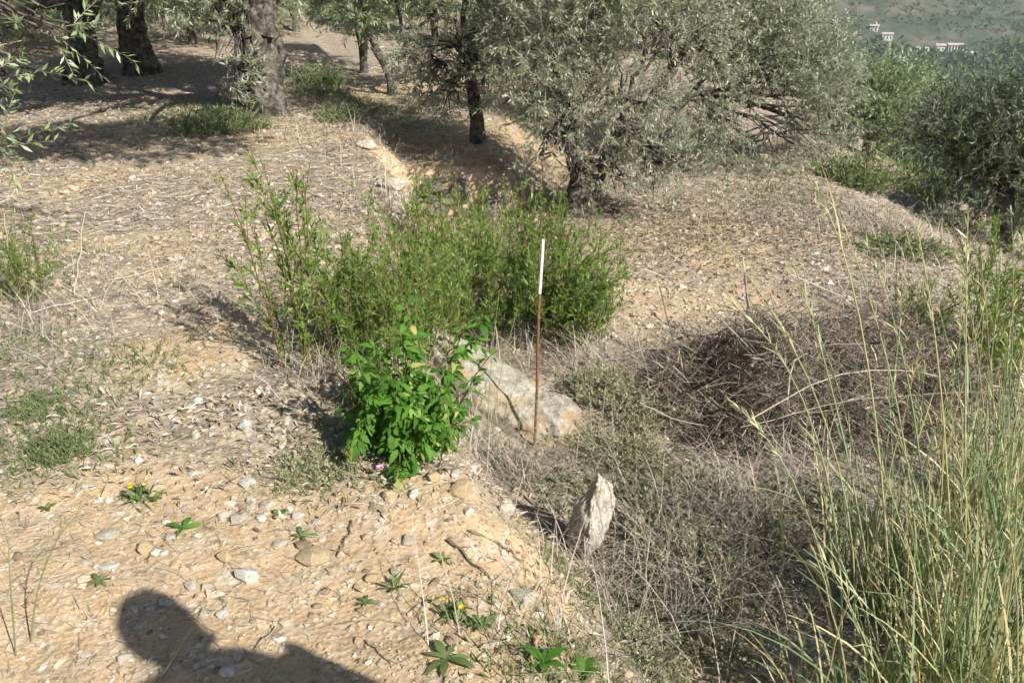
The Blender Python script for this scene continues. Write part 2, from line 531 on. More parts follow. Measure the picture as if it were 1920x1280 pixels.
# ------------------------------------------------------------------ loose ground cover
def polar(n, rng, r0=1.25, r1=17, pw=1.15, half=42):
    """points on the ground, thinning out with distance"""
    e = 2 - pw
    u = rng.random(n)
    r = (r0 ** e + u * (r1 ** e - r0 ** e)) ** (1 / e)
    a = R(half) * (rng.random(n) * 2 - 1)
    return r * np.sin(a), r * np.cos(a)
ICO = None
def ico(sub):
    bm = bmesh.new()
    bmesh.ops.create_icosphere(bm, subdivisions=sub, radius=1)
    V = np.array([v.co[:] for v in bm.verts]); F = np.array([[v.index for v in f.verts] for f in bm.faces])
    bm.free()
    return V, F
ICO1 = ico(1); ICO2 = ico(2); ICO3 = ico(3); ICO4 = ico(4); ICO5 = ico(5)
OCT = (np.array([[1, 0, 0], [-1, 0, 0], [0, 1, 0], [0, -1, 0], [0, 0, 1], [0, 0, -1.]]),
       np.array([[0, 2, 4], [2, 1, 4], [1, 3, 4], [3, 0, 4], [2, 0, 5], [1, 2, 5], [3, 1, 5], [0, 3, 5]]))
def icosa():
    bm = bmesh.new()
    bmesh.ops.create_icosphere(bm, subdivisions=1, radius=1)
    V = np.array([v.co[:] for v in bm.verts]); F = np.array([[v.index for v in f.verts] for f in bm.faces])
    bm.free()
    return V, F
def pebbles(mb, shape, x, y, size, rng, sink=.25):
    V0, F0 = shape
    n, k = len(x), len(V0)
    J = V0[None] * (1 + rng.normal(0, .24, (n, k, 1)))
    sc = size[:, None] * np.stack([rng.uniform(.7, 1.3, n), rng.uniform(.6, 1.1, n), rng.uniform(.35, .75, n)], 1)
    J = J * sc[:, None, :]
    a = rng.random(n) * 6.28; t = rng.normal(0, .3, n)
    c, s = np.cos(t)[:, None], np.sin(t)[:, None]
    yy = J[..., 1] * c - J[..., 2] * s; zz = J[..., 1] * s + J[..., 2] * c
    J = np.stack([J[..., 0], yy, zz], -1)
    c, s = np.cos(a)[:, None], np.sin(a)[:, None]
    xx = J[..., 0] * c - J[..., 1] * s; yy = J[..., 0] * s + J[..., 1] * c
    J = np.stack([xx, yy, J[..., 2]], -1)
    P = np.stack([x, y, H(x, y) + size * (sink - .35 * rng.random(n))], 1)
    F = (np.arange(n)[:, None, None] * k + F0[None]).reshape(-1, 3)
    mb.add((J + P[:, None]).reshape(-1, 3), F, np.repeat(np.clip(rng.normal(.5, .25, n), 0, 1), k))

rng = np.random.default_rng(11)
mb = MB()
x, y = polar(13000, rng, 1.3, 5.5, .9, 40)
sz = np.clip(rng.lognormal(math.log(.0075), .45, len(x)), .004, .022)
xe = np.interp(y, YS, XS)
k = rng.random(len(x)) < np.where(x < xe + .15, np.where(y < 2.2, .55, 1), .6)
pebbles(mb, icosa() if len(icosa()[0]) == 12 else ICO1, x[k], y[k], sz[k], rng)
x, y = polar(17000, rng, 1.3, 3.2, .8, 40)
k = sandf(x, y) > .12
sz = np.clip(rng.lognormal(math.log(.0042), .4, len(x)), .0022, .011)
_v = len(mb.Rn)
pebbles(mb, OCT, x[k], y[k], sz[k], rng, .3)
mb.Rn[_v] = mb.Rn[_v] * .18 + .24
x, y = polar(36000, rng, 4.5, 15, 1.3, 40)
sz = np.clip(rng.lognormal(math.log(.013), .4, len(x)), .006, .035)
k = rng.random(len(x)) < .35 + .75 * vnoise(np.stack([x * .8, y * .8, x * 0], -1), 8)
pebbles(mb, OCT, x[k], y[k], sz[k], rng)
tag(mb.build('gravel', M['gravel'], None, False), 'pale limestone gravel and chips scattered over the grove floor', 'gravel', kind='stuff')

def flat_ribbons(mb, x, y, L, W, rng, lift=.006, curl=.25, nseg=4, rn=None, tilt=.12):
    n = len(x)
    a = rng.normal(0, 1, n) * .9 + np.where(rng.random(n) < .5, 0, 3.14)
    cv = rng.normal(0, curl, n)
    ts = np.linspace(-.5, .5, nseg)
    pts = []
    for t in ts:
        aa = a + cv * t * 2
        pts.append(np.stack([x + np.cos(aa) * L * t, y + np.sin(aa) * L * t], -1))
    P2 = np.stack(pts, 1)
    Z = H(P2[..., 0], P2[..., 1])
    tl = rng.normal(0, tilt, n)
    Z = np.maximum(Z, Z.mean(1, keepdims=True)) + lift * rng.random(n)[:, None] + .003 + np.abs(tl)[:, None] * (ts[None] + .5) * L[:, None]
    P = np.concatenate([P2, Z[..., None]], -1)
    S = np.stack([-np.sin(a), np.cos(a), rng.normal(0, .5, n)], -1)
    Wd = W[:, None] * np.interp(ts, [-.5, -.2, .3, .5], [.7, 1, .8, .25])[None]
    mb.ribbons(P, Wd, np.clip(rng.normal(.5, .25, n), 0, 1) if rn is None else rn, unit(S))
mb = MB()
x, y = polar(95000, rng, 1.25, 8, 1.0, 41)
k = rng.random(len(x)) < (1 - .80 * np.clip(1.2 * sandf(x, y), 0, 1)) * (.06 + 1.5 * sm((fbm(np.stack([x * .9, y * 1.1, x * 0], -1), 3, 3) + .45) / 1.0) ** 1.5)
x, y = x[k], y[k]
flat_ribbons(mb, x, y, np.clip(rng.lognormal(math.log(.045), .5, len(x)), .015, .16), rng.uniform(.0013, .0030, len(x)), rng, curl=.5, nseg=3)
x, y = polar(46000, rng, 5.5, 15, 1.2, 40)
k = rng.random(len(x)) < (.1 + 1.3 * sm((fbm(np.stack([x * .7, y * .9, x * 0], -1), 3, 13) + .4) / .9))
x, y = x[k], y[k]
flat_ribbons(mb, x, y, rng.uniform(.05, .16, len(x)), rng.uniform(.004, .008, len(x)), rng, nseg=3)
tag(mb.build('straw', M['straw'], None, False), 'dry straw and grass stalks littering the ground', 'straw', kind='stuff')

mb = MB()
x, y = polar(85000, rng, 1.3, 14, 1.25, 41)
k = rng.random(len(x)) < (1 - .95 * np.clip(1.3 * sandf(x, y), 0, 1)) * np.clip((y - .6) / 2.2, .12, 1) * (.05 + 1.6 * sm((fbm(np.stack([x * .8 + 7, y * .8, x * 0], -1), 3, 4) + .4) / .9) ** 1.5)
x, y = x[k], y[k]
n = len(x)
a = rng.random(n) * 6.28
D = np.stack([np.cos(a), np.sin(a), rng.normal(0, .25, n)], -1)
px0 = G(1230, 455)
xb = px0[0] + .25 + rng.normal(0, .95, 6500); yb = px0[1] + .2 + rng.normal(0, .6, 6500)
x = np.concatenate([x, xb]); y = np.concatenate([y, yb]); n = len(x)
a = rng.random(n) * 6.28
D = np.stack([np.cos(a), np.sin(a), rng.normal(0, .25, n)], -1)
f = 1 + .06 * np.hypot(x, y)
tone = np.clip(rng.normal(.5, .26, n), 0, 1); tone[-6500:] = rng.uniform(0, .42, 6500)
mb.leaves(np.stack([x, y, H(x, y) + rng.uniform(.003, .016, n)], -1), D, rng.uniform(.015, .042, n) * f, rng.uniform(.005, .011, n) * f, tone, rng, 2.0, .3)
tag(mb.build('leaf_litter', M['litter'], None, False), 'brown and grey fallen olive leaves covering the ground', 'leaf litter', kind='stuff')

# scattered short green and dry blades of ground grass
mb = MB()
GREENPX = [(60, 760, .35), (150, 830, .3), (30, 650, .3), (620, 880, .22), (650, 800, .2), (250, 690, .25), (40, 500, .4), (1180, 740, .3), (1250, 900, .3), (1010, 1230, .2),
           (1100, 1230, .3), (1300, 1100, .35), (1220, 1000, .3), (1350, 980, .35), (1180, 1150, .25), (1250, 1200, .3), (1420, 1120, .3), (1180, 900, .25), (380, 220, .8), (600, 170, .9), (700, 210, .9), (1450, 370, .8), (1100, 830, .2), (940, 880, .15), (1700, 320, .9), (30, 860, .2), (1080, 1100, .15)]
for (u, v, r) in GREENPX:
    gx0, gy0, _ = G(u, v)
    n = int(450 * min(r, .5) / .3)
    x = gx0 + rng.normal(0, r * .55, n); y = gy0 + rng.normal(0, r * .5, n)
    D = unit(rng.normal(0, .6, (n, 3)) + np.array([0, 0, .8])); D[:, 2] = np.abs(D[:, 2])
    ff = 1 + .12 * max(0, gy0 - 3)
    mb.leaves(np.stack([x, y, H(x, y)], -1), D, rng.uniform(.02, .06, n) * ff, rng.uniform(.003, .007, n) * ff, np.clip(rng.normal(.45, .25, n), 0, 1), rng, .6, .2)
tag(mb.build('ground_weeds', M['weed'], None, False), 'sparse low green weeds growing through the litter', 'weeds', kind='stuff')

# dry standing grass and dead stems in the dip and on the bank
mb = MB()
DRYPX = [(925, 880, .13, 150), (965, 910, .1, 60), (1100, 860, .18, 50), (1260, 1010, .3, 260), (1380, 1000, .35, 260), (1120, 1120, .2, 80), (1230, 1130, .3, 200), (1270, 1150, .35, 120), (1020, 1200, .2, 70), (1420, 1060, .4, 180), (1500, 920, .3, 200),
         (880, 600, .5, 420), (980, 640, .4, 360), (700, 640, .3, 200), (1150, 680, .4, 300), (600, 700, .2, 160), (1780, 470, .8, 420), (1700, 560, .6, 260), (1000, 340, .8, 320), (760, 400, .5, 220),
         (200, 560, .5, 160), (1550, 420, .8, 200), (640, 250, .8, 200), (1110, 700, .2, 70), (40, 620, .3, 120)]
for (u, v, r, n) in DRYPX:
    gx0, gy0, _ = G(u, v)
    x = gx0 + rng.normal(0, r * .6, n); y = gy0 + rng.normal(0, r * .5, n)
    az = rng.random(n) * 6.28; ln = rng.uniform(.08, .26, n); le = rng.uniform(.3, 1.2, n)
    ts = np.linspace(0, 1, 4)
    P = np.stack([np.stack([x + np.cos(az) * ln * le * t * (.5 + t), y + np.sin(az) * ln * le * t * (.5 + t), H(x, y) + ln * (t - .35 * le * t * t)], -1) for t in ts], 1)
    ff = 1 + .15 * max(0, gy0 - 3)
    mb.ribbons(P, rng.uniform(.0018, .0034, n)[:, None] * np.array([1, 1, .8, .3]) * ff, np.clip(rng.normal(.5, .25, n), 0, 1), unit(np.stack([-np.sin(az), np.cos(az), az * 0], -1)))
tag(mb.build('dry_grass', M['straw'], None, False), 'dead bleached grass standing in the hollow and on the bank', 'dry grass', kind='stuff')

# ------------------------------------------------------------------ rocks and stones
def rock_mesh(name, seed, shape=ICO4, amp=.28, fine=.05, sc=(1, 1, 1), flat=0.0, pits=0.0, power=1.0, ncut=7, cut=(.62, .95)):
    V, F = shape
    V = V.copy()
    if power != 1.0:
        V = np.sign(V) * np.abs(V) ** power
    n = fbm(V * 1.1 + seed * 3.7, 3, seed)
    m = fbm(V * 4.5 + seed, 4, seed + 40)
    rr = 1 + amp * n + fine * m
    if pits:
        pn = vnoise(V * 7 + seed * 5, seed + 90)
        rr = rr - pits * sm((pn - .66) / .2)
    W = V * rr[:, None]
    # knock facets off
    r2 = np.random.default_rng(seed)
    for k in range(ncut):
        d = unit(r2.normal(0, 1, 3)); lim = r2.uniform(*cut)
        ex = np.maximum(W @ d - lim, 0)
        W = W - ex[:, None] * d * .85
    W = W * np.array(sc)
    return mesh(name, W, [F], np.full(len(W), .5), name != 'stone')
def rock(name, label, cat, me, mat, loc, rot=(0, 0, 0), group=None):
    o = ob(name, me, mat, None, loc)
    o.rotation_euler = rot
    return tag(o, label, cat, group)

# long lichen covered slab and the boulder at its end
pa, pb = A(842, 690, 3.85), A(992, 768, 3.62)
mid = (pa + pb) / 2; dv = pb - pa
slab = rock_mesh('limestone_slab', 5, ICO5, .20, .10, (.43, .19, .15), 0, .09, .8, 3, (.75, .95))
rock('limestone_slab', 'long lichen-crusted grey limestone slab lying behind the iron stake', 'rock', slab, M['lichen'], tuple(mid + np.array([0.0, .03, -.06])),
     (R(-14), R(22), math.atan2(dv[1], dv[0])))
pc = A(1028, 788, 3.60)
boul = rock_mesh('limestone_boulder', 12, ICO5, .18, .10, (.135, .165, .125), 0, .09, .8, 3, (.75, .95))
rock('limestone_boulder', 'rounded ochre-flanked limestone boulder just right of the iron stake', 'rock', boul, M['lichen'], tuple(pc + np.array([.0, .06, -.03])), (R(5), R(8), R(20)))
# upright pointed rock
ux, uy, uz = G(1105, 1035)
V, F = ICO5
V = V.copy()
t = V[:, 2]
wd = np.interp(t, [-1, -.7, -.3, .1, .45, .8, 1], [.36, .6, .92, 1.0, .92, .68, .5])
W = np.stack([V[:, 0] * wd * .084 + .018 * np.sin(t * 2.2), V[:, 1] * wd * .088, t * .185 + .17], 1)
dn = fbm(V * 1.5 + 9, 3, 77); fn = fbm(V * 7 + 2, 4, 71); pn = vnoise(V * 4.5 + 3, 78)
W = W + unit(V * np.array([1, 1, .7])) * (.030 * dn + .007 * fn)[:, None]
for d, lim in (((-.80, -.60, .05), .050), ((.66, -.74, .10), .060)):
    d = unit(np.array(d)); ex = np.maximum(W @ d - lim, 0); W = W - ex[:, None] * d * .75
W = W + unit(V * np.array([1, 1, .7])) * (.010 * fbm(V * 5 + 4, 4, 72) - .012 * sm((vnoise(V * 8 + 1, 73) - .64) / .2))[:, None]
up = mesh('upright_rock', W, [F], np.full(len(W), .5), True)
rock('upright_rock', 'pale pitted pointed limestone rock standing upright in the dip', 'rock', up, M['pitted'], (ux - .015, uy - .05, uz - .02), (R(-4), R(3), R(0)))

# pale block under the brush
bx_, by_, bz_ = A(1300, 722, 4.1)
blk = rock_mesh('pale_block', 31, ICO3, .06, .02, (.17, .10, .09), 0, 0, .45)
rock('pale_block', 'pale grey squared block half buried at the left end of the brush heap', 'block', blk, M['concrete'], (bx_, by_, bz_ - .03), (R(4), R(-12), R(25)))

STONES = [  # u, v, size px (long), aspect, flat, material, label
 (590, 1052, 104, .55, .30, 'ochre', 'flat ochre limestone slab, broadest stone on the bare sandy soil'),
 (460, 1082, 46, .8, .75, 'lime_white', 'chunky white stone with a dark hollow, above the shadow of the head'),
 (424, 1047, 36, .9, .7, 'ochre', 'small cream stone just left above the chunky white stone'),
 (422, 975, 40, .85, .6, 'lime', 'rounded cream stone, left of a touching pair by the clover sprig'),
 (450, 983, 42, .8, .5, 'lime', 'cream stone, right of a touching pair by the clover sprig'),
 (503, 950, 46, .75, .5, 'lime', 'smooth flat cream stone lying beside a small green seedling'),
 (492, 974, 30, .8, .5, 'lime_white', 'small white stone touching the smooth flat cream stone'),
 (322, 1012, 34, .8, .6, 'lime', 'small yellowish stone at the left of the dark green sprig'),
 (205, 1012, 66, .7, .3, 'lime', 'wide pale flat stone half sunk in the soil at lower left'),
 (203, 1066, 38, .5, .4, 'lime_white', 'thin white flake of stone over the dark rosette at lower left'),
 (362, 1102, 34, .8, .6, 'lime', 'left stone of two creamy ones at the edge of the head shadow'),
 (390, 1108, 32, .8, .6, 'lime', 'right stone of two creamy ones at the edge of the head shadow'),
 (420, 1156, 34, .7, .6, 'lime_white', 'small white stone touching the right side of the head shadow'),
 (465, 908, 40, .7, .6, 'lime_white', 'white stone with ragged top left of the low green weed mat'),
 (732, 935, 38, .85, .7, 'ochre', 'angular cream stone just below the bright leafy bush'),
 (768, 1026, 40, .75, .5, 'lime', 'grey flat stone on the sandy bank below the bright bush'),
 (461, 806, 44, .8, .75, 'lime_white', 'large grey-white stone alone on the littered ground at mid left'),
 (694, 1088, 30, .9, .8, 'ochre', 'small ochre stone left of the grey rosette on the sand'),
 (746, 1080, 32, .8, .7, 'lime', 'cream stone on the sand just above the grey rosette'),
 (802, 1142, 30, .9, .7, 'ochre', 'small round stone beside the little yellow flower on the bank'),
 (952, 966, 46, .6, 1.0, 'lime', 'upended cream stone left of the upright pointed rock'),
 (865, 925, 60, .8, .8, 'ochre', 'ochre clod of rock on the bank under the leafy bush'),
 (815, 905, 40, .8, .8, 'ochre', 'small ochre stone wedged under the leafy bush roots'),
 (985, 1135, 70, .7, .7, 'lime', 'grey streaked stone low in the tangle at bottom centre'),
 (1705, 1180, 60, .5, 1.2, 'lime', 'pale upright stone hidden among the tall grass stems'),
 (735, 350, 70, .8, .45, 'lime', 'big pale rock on the terrace edge behind the shrubs'),
 (690, 275, 50, .8, .4, 'lime', 'pale rock on the terrace edge below the far young olive'),
 (235, 1245, 36, .8, .6, 'lime', 'yellowish stone lying inside the shadow at the bottom edge'),
 (560, 975, 30, .8, .6, 'lime_white', 'small white stone beside the five leaved rosette'),
 (525, 1025, 36, .8, .5, 'lime', 'grey stone lying directly left of the five leaved rosette'),
]
variants = [rock_mesh('stone', 100 + k, ICO3, .34, .07, (1, 1, 1), 0, 0, 1.0, 16, (.45, .8)) for k in range(8)]
variants_m = {}
def stone_mesh(k, mat):
    key = (k, mat)
    if key not in variants_m:
        me = variants[k].copy()
        me.materials.append(M[mat])
        variants_m[key] = me
    return variants_m[key]
for i, (u, v, s, asp, fl, mt, lab) in enumerate(STONES):
    X, Y, Z = G(u, v)
    dist = math.sqrt(X * X + Y * Y + (CAMH - Z) ** 2)
    r = s * .5 * dist / FPX
    o = ob('stone', stone_mesh(i % 8, mt), None, None, (X, Y, Z + r * fl * .45))
    o.scale = (r, r * max(asp, .6), r * fl)
    o.rotation_euler = (random.Random(i).uniform(-.15, .15), random.Random(i + 9).uniform(-.15, .15), random.Random(i + 3).uniform(-.4, .4))
    tag(o, lab, 'stone')
# countless smaller ones that can still be picked apart
rs = np.random.default_rng(5)
cnt = 0
while cnt < 190:
    if cnt < 150:
        X, Y = rs.uniform(-1.9, .25), rs.uniform(1.5, 4.2)
        if abs(X) > .6 * Y: continue
        if X > np.interp(Y, YS, XS) + .3: continue
    else:
        X, Y = rs.uniform(-4, 3), rs.uniform(4.3, 9.5)
        if abs(X) > .56 * Y: continue
    r = float(np.clip(rs.lognormal(math.log(.017), .3), .011, .034)) * (1 if cnt < 150 else 1.5)
    ci = int(rs.integers(4))
    o = ob('loose_stone', stone_mesh(int(rs.integers(8)), ['lime', 'lime', 'lime_white', 'ochre'][ci]), None, None, (X, Y, hz(X, Y) + r * rs.uniform(-.15, .2)))
    o.scale = (r * rs.uniform(.9, 1.3), r * rs.uniform(.7, 1), r * rs.uniform(.45, .8))
    o.rotation_euler = (rs.normal(0, .2), rs.normal(0, .2), rs.random() * 6.28)
    if cnt < 150:
        cn = ['cream', 'cream', 'white', 'ochre'][ci]
        zn = 'on the bare sand at lower left' if Y < 2.0 and X < -.5 else 'on the sandy bank below the leafy bush' if Y < 2.35 and X >= -.5 else 'in the stony strip left of the leafy bush' if Y < 2.9 else 'in the dry litter left of the green shrubs'
        tag(o, 'small loose %s stone %s' % (cn, zn), 'stone', 'small %s stones %s' % (cn, zn))
    else:
        cn = ['cream', 'cream', 'white', 'ochre'][ci]
        zn = 'on the upper terrace before the gnarled olive' if X < np.interp(Y, YS, XS) else 'on the gravel slope right of the green shrubs'
        tag(o, 'small %s stone %s' % (cn, zn), 'stone', 'small %s stones %s' % (cn, zn))
    cnt += 1

# tumbled dry stone wall at the back of the hollow
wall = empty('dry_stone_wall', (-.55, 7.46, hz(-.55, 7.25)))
tag(wall, 'low tumbled stone wall with shade painted into its stones at the back of the shrub hollow', 'stone wall')
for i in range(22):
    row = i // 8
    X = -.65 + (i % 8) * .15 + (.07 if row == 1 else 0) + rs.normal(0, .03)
    o = ob('stone', stone_mesh(i % 8, 'wallstone_shade'), None, wall)
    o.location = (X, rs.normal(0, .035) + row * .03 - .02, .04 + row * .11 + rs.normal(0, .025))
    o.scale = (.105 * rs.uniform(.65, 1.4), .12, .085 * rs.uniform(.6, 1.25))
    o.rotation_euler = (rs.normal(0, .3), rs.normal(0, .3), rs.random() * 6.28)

# ------------------------------------------------------------------ iron stake
sx, sy, sz_ = G(1000, 836)
st = empty('iron_stake', (sx, sy, sz_))
tag(st, 'thin rusty iron stake with a white painted tip in front of the slab', 'stake')
top = A(1018, 449, sy + .02) - np.array([sx, sy, sz_])
mb = MB()
kk = np.linspace(0, 1, 9)
P = np.stack([np.array([0, 0, -.08]) * (1 - t) + top * .76 * t + np.array([.004 * math.sin(t * 5), 0, 0]) for t in kk])[None]
mb.tubes(P, np.full((1, 9), .0062), np.array([.5]), 8)
mb.build('rod', M['rust'], st)
mb = MB()
kk = np.linspace(.757, 1, 8)
P = np.stack([top * t + np.array([.004 * math.sin(t / .76 * 5), 0, 0]) * max(0, (1 - (t - .757) * 4)) for t in kk])[None]
rr = np.full((1, 8), .0070); rr[0, -1] = .0065
mb.tubes(P, rr, np.array([.5]), 8)
e0 = P[0, -1]
mb.tubes(np.stack([e0, e0 + np.array([0, 0, .002])])[None], np.array([[.0065, .0005]]), np.array([.5]), 8)
mb.build('painted_tip', M['whitepaint'], st)

# ------------------------------------------------------------------ plants
def arc(base, az, lean, h, k=6, curve=1.4, rng=None, wob=.0):
    t = np.linspace(0, 1, k)[None, :, None]
    n = len(az)
    d = np.stack([np.cos(az), np.sin(az), np.zeros(n)], -1)[:, None]
    P = base[:, None] + d * (lean[:, None, None] * t ** curve) + np.array([0, 0, 1.]) * (h[:, None, None] * (t - .12 * (lean / np.maximum(h, .01))[:, None, None] * t * t))
    if wob:
        P = P + rng.normal(0, wob, P.shape) * t
    return P
def along(P, t):
    """points and tangents at param t (n,m) on paths P (n,k,3)"""
    n, k = P.shape[:2]
    f = np.clip(t, 0, .9999) * (k - 1)
    i = f.astype(int); f = (f - i)[..., None]
    a = np.take_along_axis(P, i[..., None].repeat(3, -1), 1); b = np.take_along_axis(P, (i + 1)[..., None].repeat(3, -1), 1)
    return a * (1 - f) + b * f, unit(b - a)

def lance_shrub(seed, nst=30, h=.9, spread=.42, base_r=.14, leafL=.045, dens=1.0, leanx=0.0, mat='inula'):
    rng = np.random.default_rng(seed)
    az = rng.random(nst) * 6.28
    ra = rng.random(nst) * 6.28; rq = np.sqrt(rng.random(nst)) * base_r
    base = np.stack([np.cos(ra) * rq, np.sin(ra) * rq, np.full(nst, -.04)], -1)
    hh = h * rng.uniform(.42, 1.08, nst)
    P = arc(base, az, spread * rng.uniform(.1, 1.0, nst), hh, 7, 1.5, rng, .012)
    P[..., 0] += leanx * np.linspace(0, 1, 7)[None] ** 1.5 * hh[:, None]
    stems, lv = MB(), MB()
    stems.tubes(P, np.linspace(.0040, .0012, 7)[None].repeat(nst, 0), np.clip(rng.normal(.5, .3, nst), 0, 1), 4)
    # side shoots
    m = 7
    t = np.sort(rng.uniform(.3, .95, (nst, m)), 1)
    B, T = along(P, t)
    B = B.reshape(-1, 3); T = T.reshape(-1, 3)
    q = len(B)
    sd = unit(T * .9 + rng.normal(0, .45, (q, 3)))
    L = h * rng.uniform(.10, .26, q) * (1.15 - t.ravel() * .7)
    Q = B[:, None] + sd[:, None] * (L[:, None, None] * np.linspace(0, 1, 4)[None, :, None]) + np.array([0, 0, 1.]) * (L[:, None, None] * .25 * np.linspace(0, 1, 4)[None, :, None] ** 2)
    stems.tubes(Q, np.linspace(.0022, .0009, 4)[None].repeat(q, 0), np.clip(rng.normal(.7, .25, q), 0, 1), 3)
    for (PP, m2, lo) in ((P, int(40 * dens), .1), (Q, int(11 * dens), .1)):
        nn = len(PP)
        t = rng.uniform(lo, 1, (nn, m2))
        B, T = along(PP, t)
        B = B.reshape(-1, 3); T = T.reshape(-1, 3); q2 = len(B)
        D = unit(T * .8 + unit(rng.normal(0, 1, (q2, 3))) * .75 + np.array([0, 0, .15]))
        shr = np.interp(t.ravel(), [0, .7, 1], [1.15, 1, .6])
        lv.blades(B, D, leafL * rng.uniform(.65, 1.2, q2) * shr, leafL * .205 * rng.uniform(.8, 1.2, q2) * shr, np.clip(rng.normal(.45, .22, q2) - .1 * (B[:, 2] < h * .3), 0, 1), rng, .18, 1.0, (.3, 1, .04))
    return stems, lv

def shrub(name, label, cat, gen, loc, rz=0, sc=1.0, group=None, leafmat='inula', stemmat='stem'):
    root = empty(name, loc, rz, sc)
    tag(root, label, cat, group)
    s, l = gen
    s.build('stems', M[stemmat], root)
    l.build('foliage', M[leafmat], root)
    return root
SHR = 'green lance-leaved shrubs in the hollow'
protos = []
specs = [  # u, v base ; variant ; rz ; scale ; label
 (580, 690, 0, 0.3, .98, 'leftmost green lance-leaved shrub with red-brown stems on the bank edge'),
 (770, 620, 2, 2.4, .80, 'lance-leaved shrub rising left behind the bright leafy bush'),
 (850, 650, 1, 3.9, .70, 'lance-leaved shrub directly behind the top of the limestone slab'),
 (905, 575, 2, 5.1, .92, 'tall lance-leaved shrub at the middle of the green thicket'),
 (985, 610, 2, .7, .90, 'dense green lance-leaved shrub just left of the stake tip'),
 (1035, 620, 3, 0.0, .92, 'lance-leaved shrub right behind the iron stake leaning right'),
 (1065, 650, 3, -.35, .82, 'rightmost lance-leaved shrub sprawling over the gravel slope'),
 (790, 500, 0, 2.9, .70, 'lance-leaved shrub in front of the low stone wall'),
 (985, 500, 1, 1.7, .72, 'lance-leaved shrub at the back of the hollow below the olive trunk'),
 (1050, 510, 2, 3.7, .62, 'lance-leaved shrub at the foot of the central olive trunk'),
 (690, 690, 1, 4.2, .42, 'small lance-leaved shrub between bank edge and bright leafy bush'),
 (735, 705, 0, 4.6, .60, 'lance-leaved shrub in front of the thicket, left of the leafy bush top'),
 (800, 690, 1, 5.6, .78, 'lance-leaved shrub rising out of the leafy bush'),
 (740, 655, 3, 3.0, .80, 'lance-leaved shrub in the left middle of the thicket'),
 (850, 610, 2, 1.1, .86, 'lance-leaved shrub in the middle above the slab'),
 (940, 640, 3, .2, .74, 'lance-leaved shrub between slab top and stake'),
 (655, 684, 0, 2.2, .66, 'slender lance-leaved shrub linking the leftmost shrub and the thicket'),
 (1112, 640, 0, 5.5, .62, 'slender lance-leaved spray at the right end of the thicket'),
 (900, 480, 0, .9, .66, 'slender lance-leaved shrub right of the low stone wall'),
]
gens = [lance_shrub(1, 15, .92, .26, .12, .042), lance_shrub(2, 23, .85, .38, .17, .042), lance_shrub(3, 25, .95, .38, .20, .042, 1.0), lance_shrub(4, 27, .8, .34, .17, .042, 1.0, .32)]
have = {}
for (u, v, k, rz, sc, lab) in specs:
    X, Y, Z = G(u, v)
    if k not in have:
        o = shrub('lance_leaf_shrub', lab, 'shrub', gens[k], (X, Y, Z), rz, sc, SHR)
        have[k] = o
    else:
        o = copy_tree(have[k])
        o.location = (X, Y, Z); o.rotation_euler = (0, 0, rz); o.scale = (sc, sc, sc)
        tag(o, lab)

def place_copy(src, X, Y, rz, sc, label, group=None, dz=0.0):
    o = copy_tree(src)
    o.location = (X, Y, hz(X, Y) + dz); o.rotation_euler = (0, 0, rz); o.scale = (sc, sc, sc)
    tag(o, label)
    if group is None and 'group' in o: del o['group']
    elif group: o['group'] = group
    return o
# other greens of the same kind
X, Y, Z = G(25, 575)
place_copy(have[2], X + .03, Y + .05, 1, .5, 'dense green bushy plant at the left edge behind a pale dry stalk')
X, Y, Z = G(1880, 660)
place_copy(have[2], 2.36, 3.9, 2, .66, 'bright green bush at the right edge behind the tall grass')
place_copy(have[1], 2.12, 4.3, 1.5, .6, 'smaller green bush left of the one at the right edge')
place_copy(have[2], 2.62, 4.35, 4.5, .85, 'green bush beyond the brush heap at the right edge')

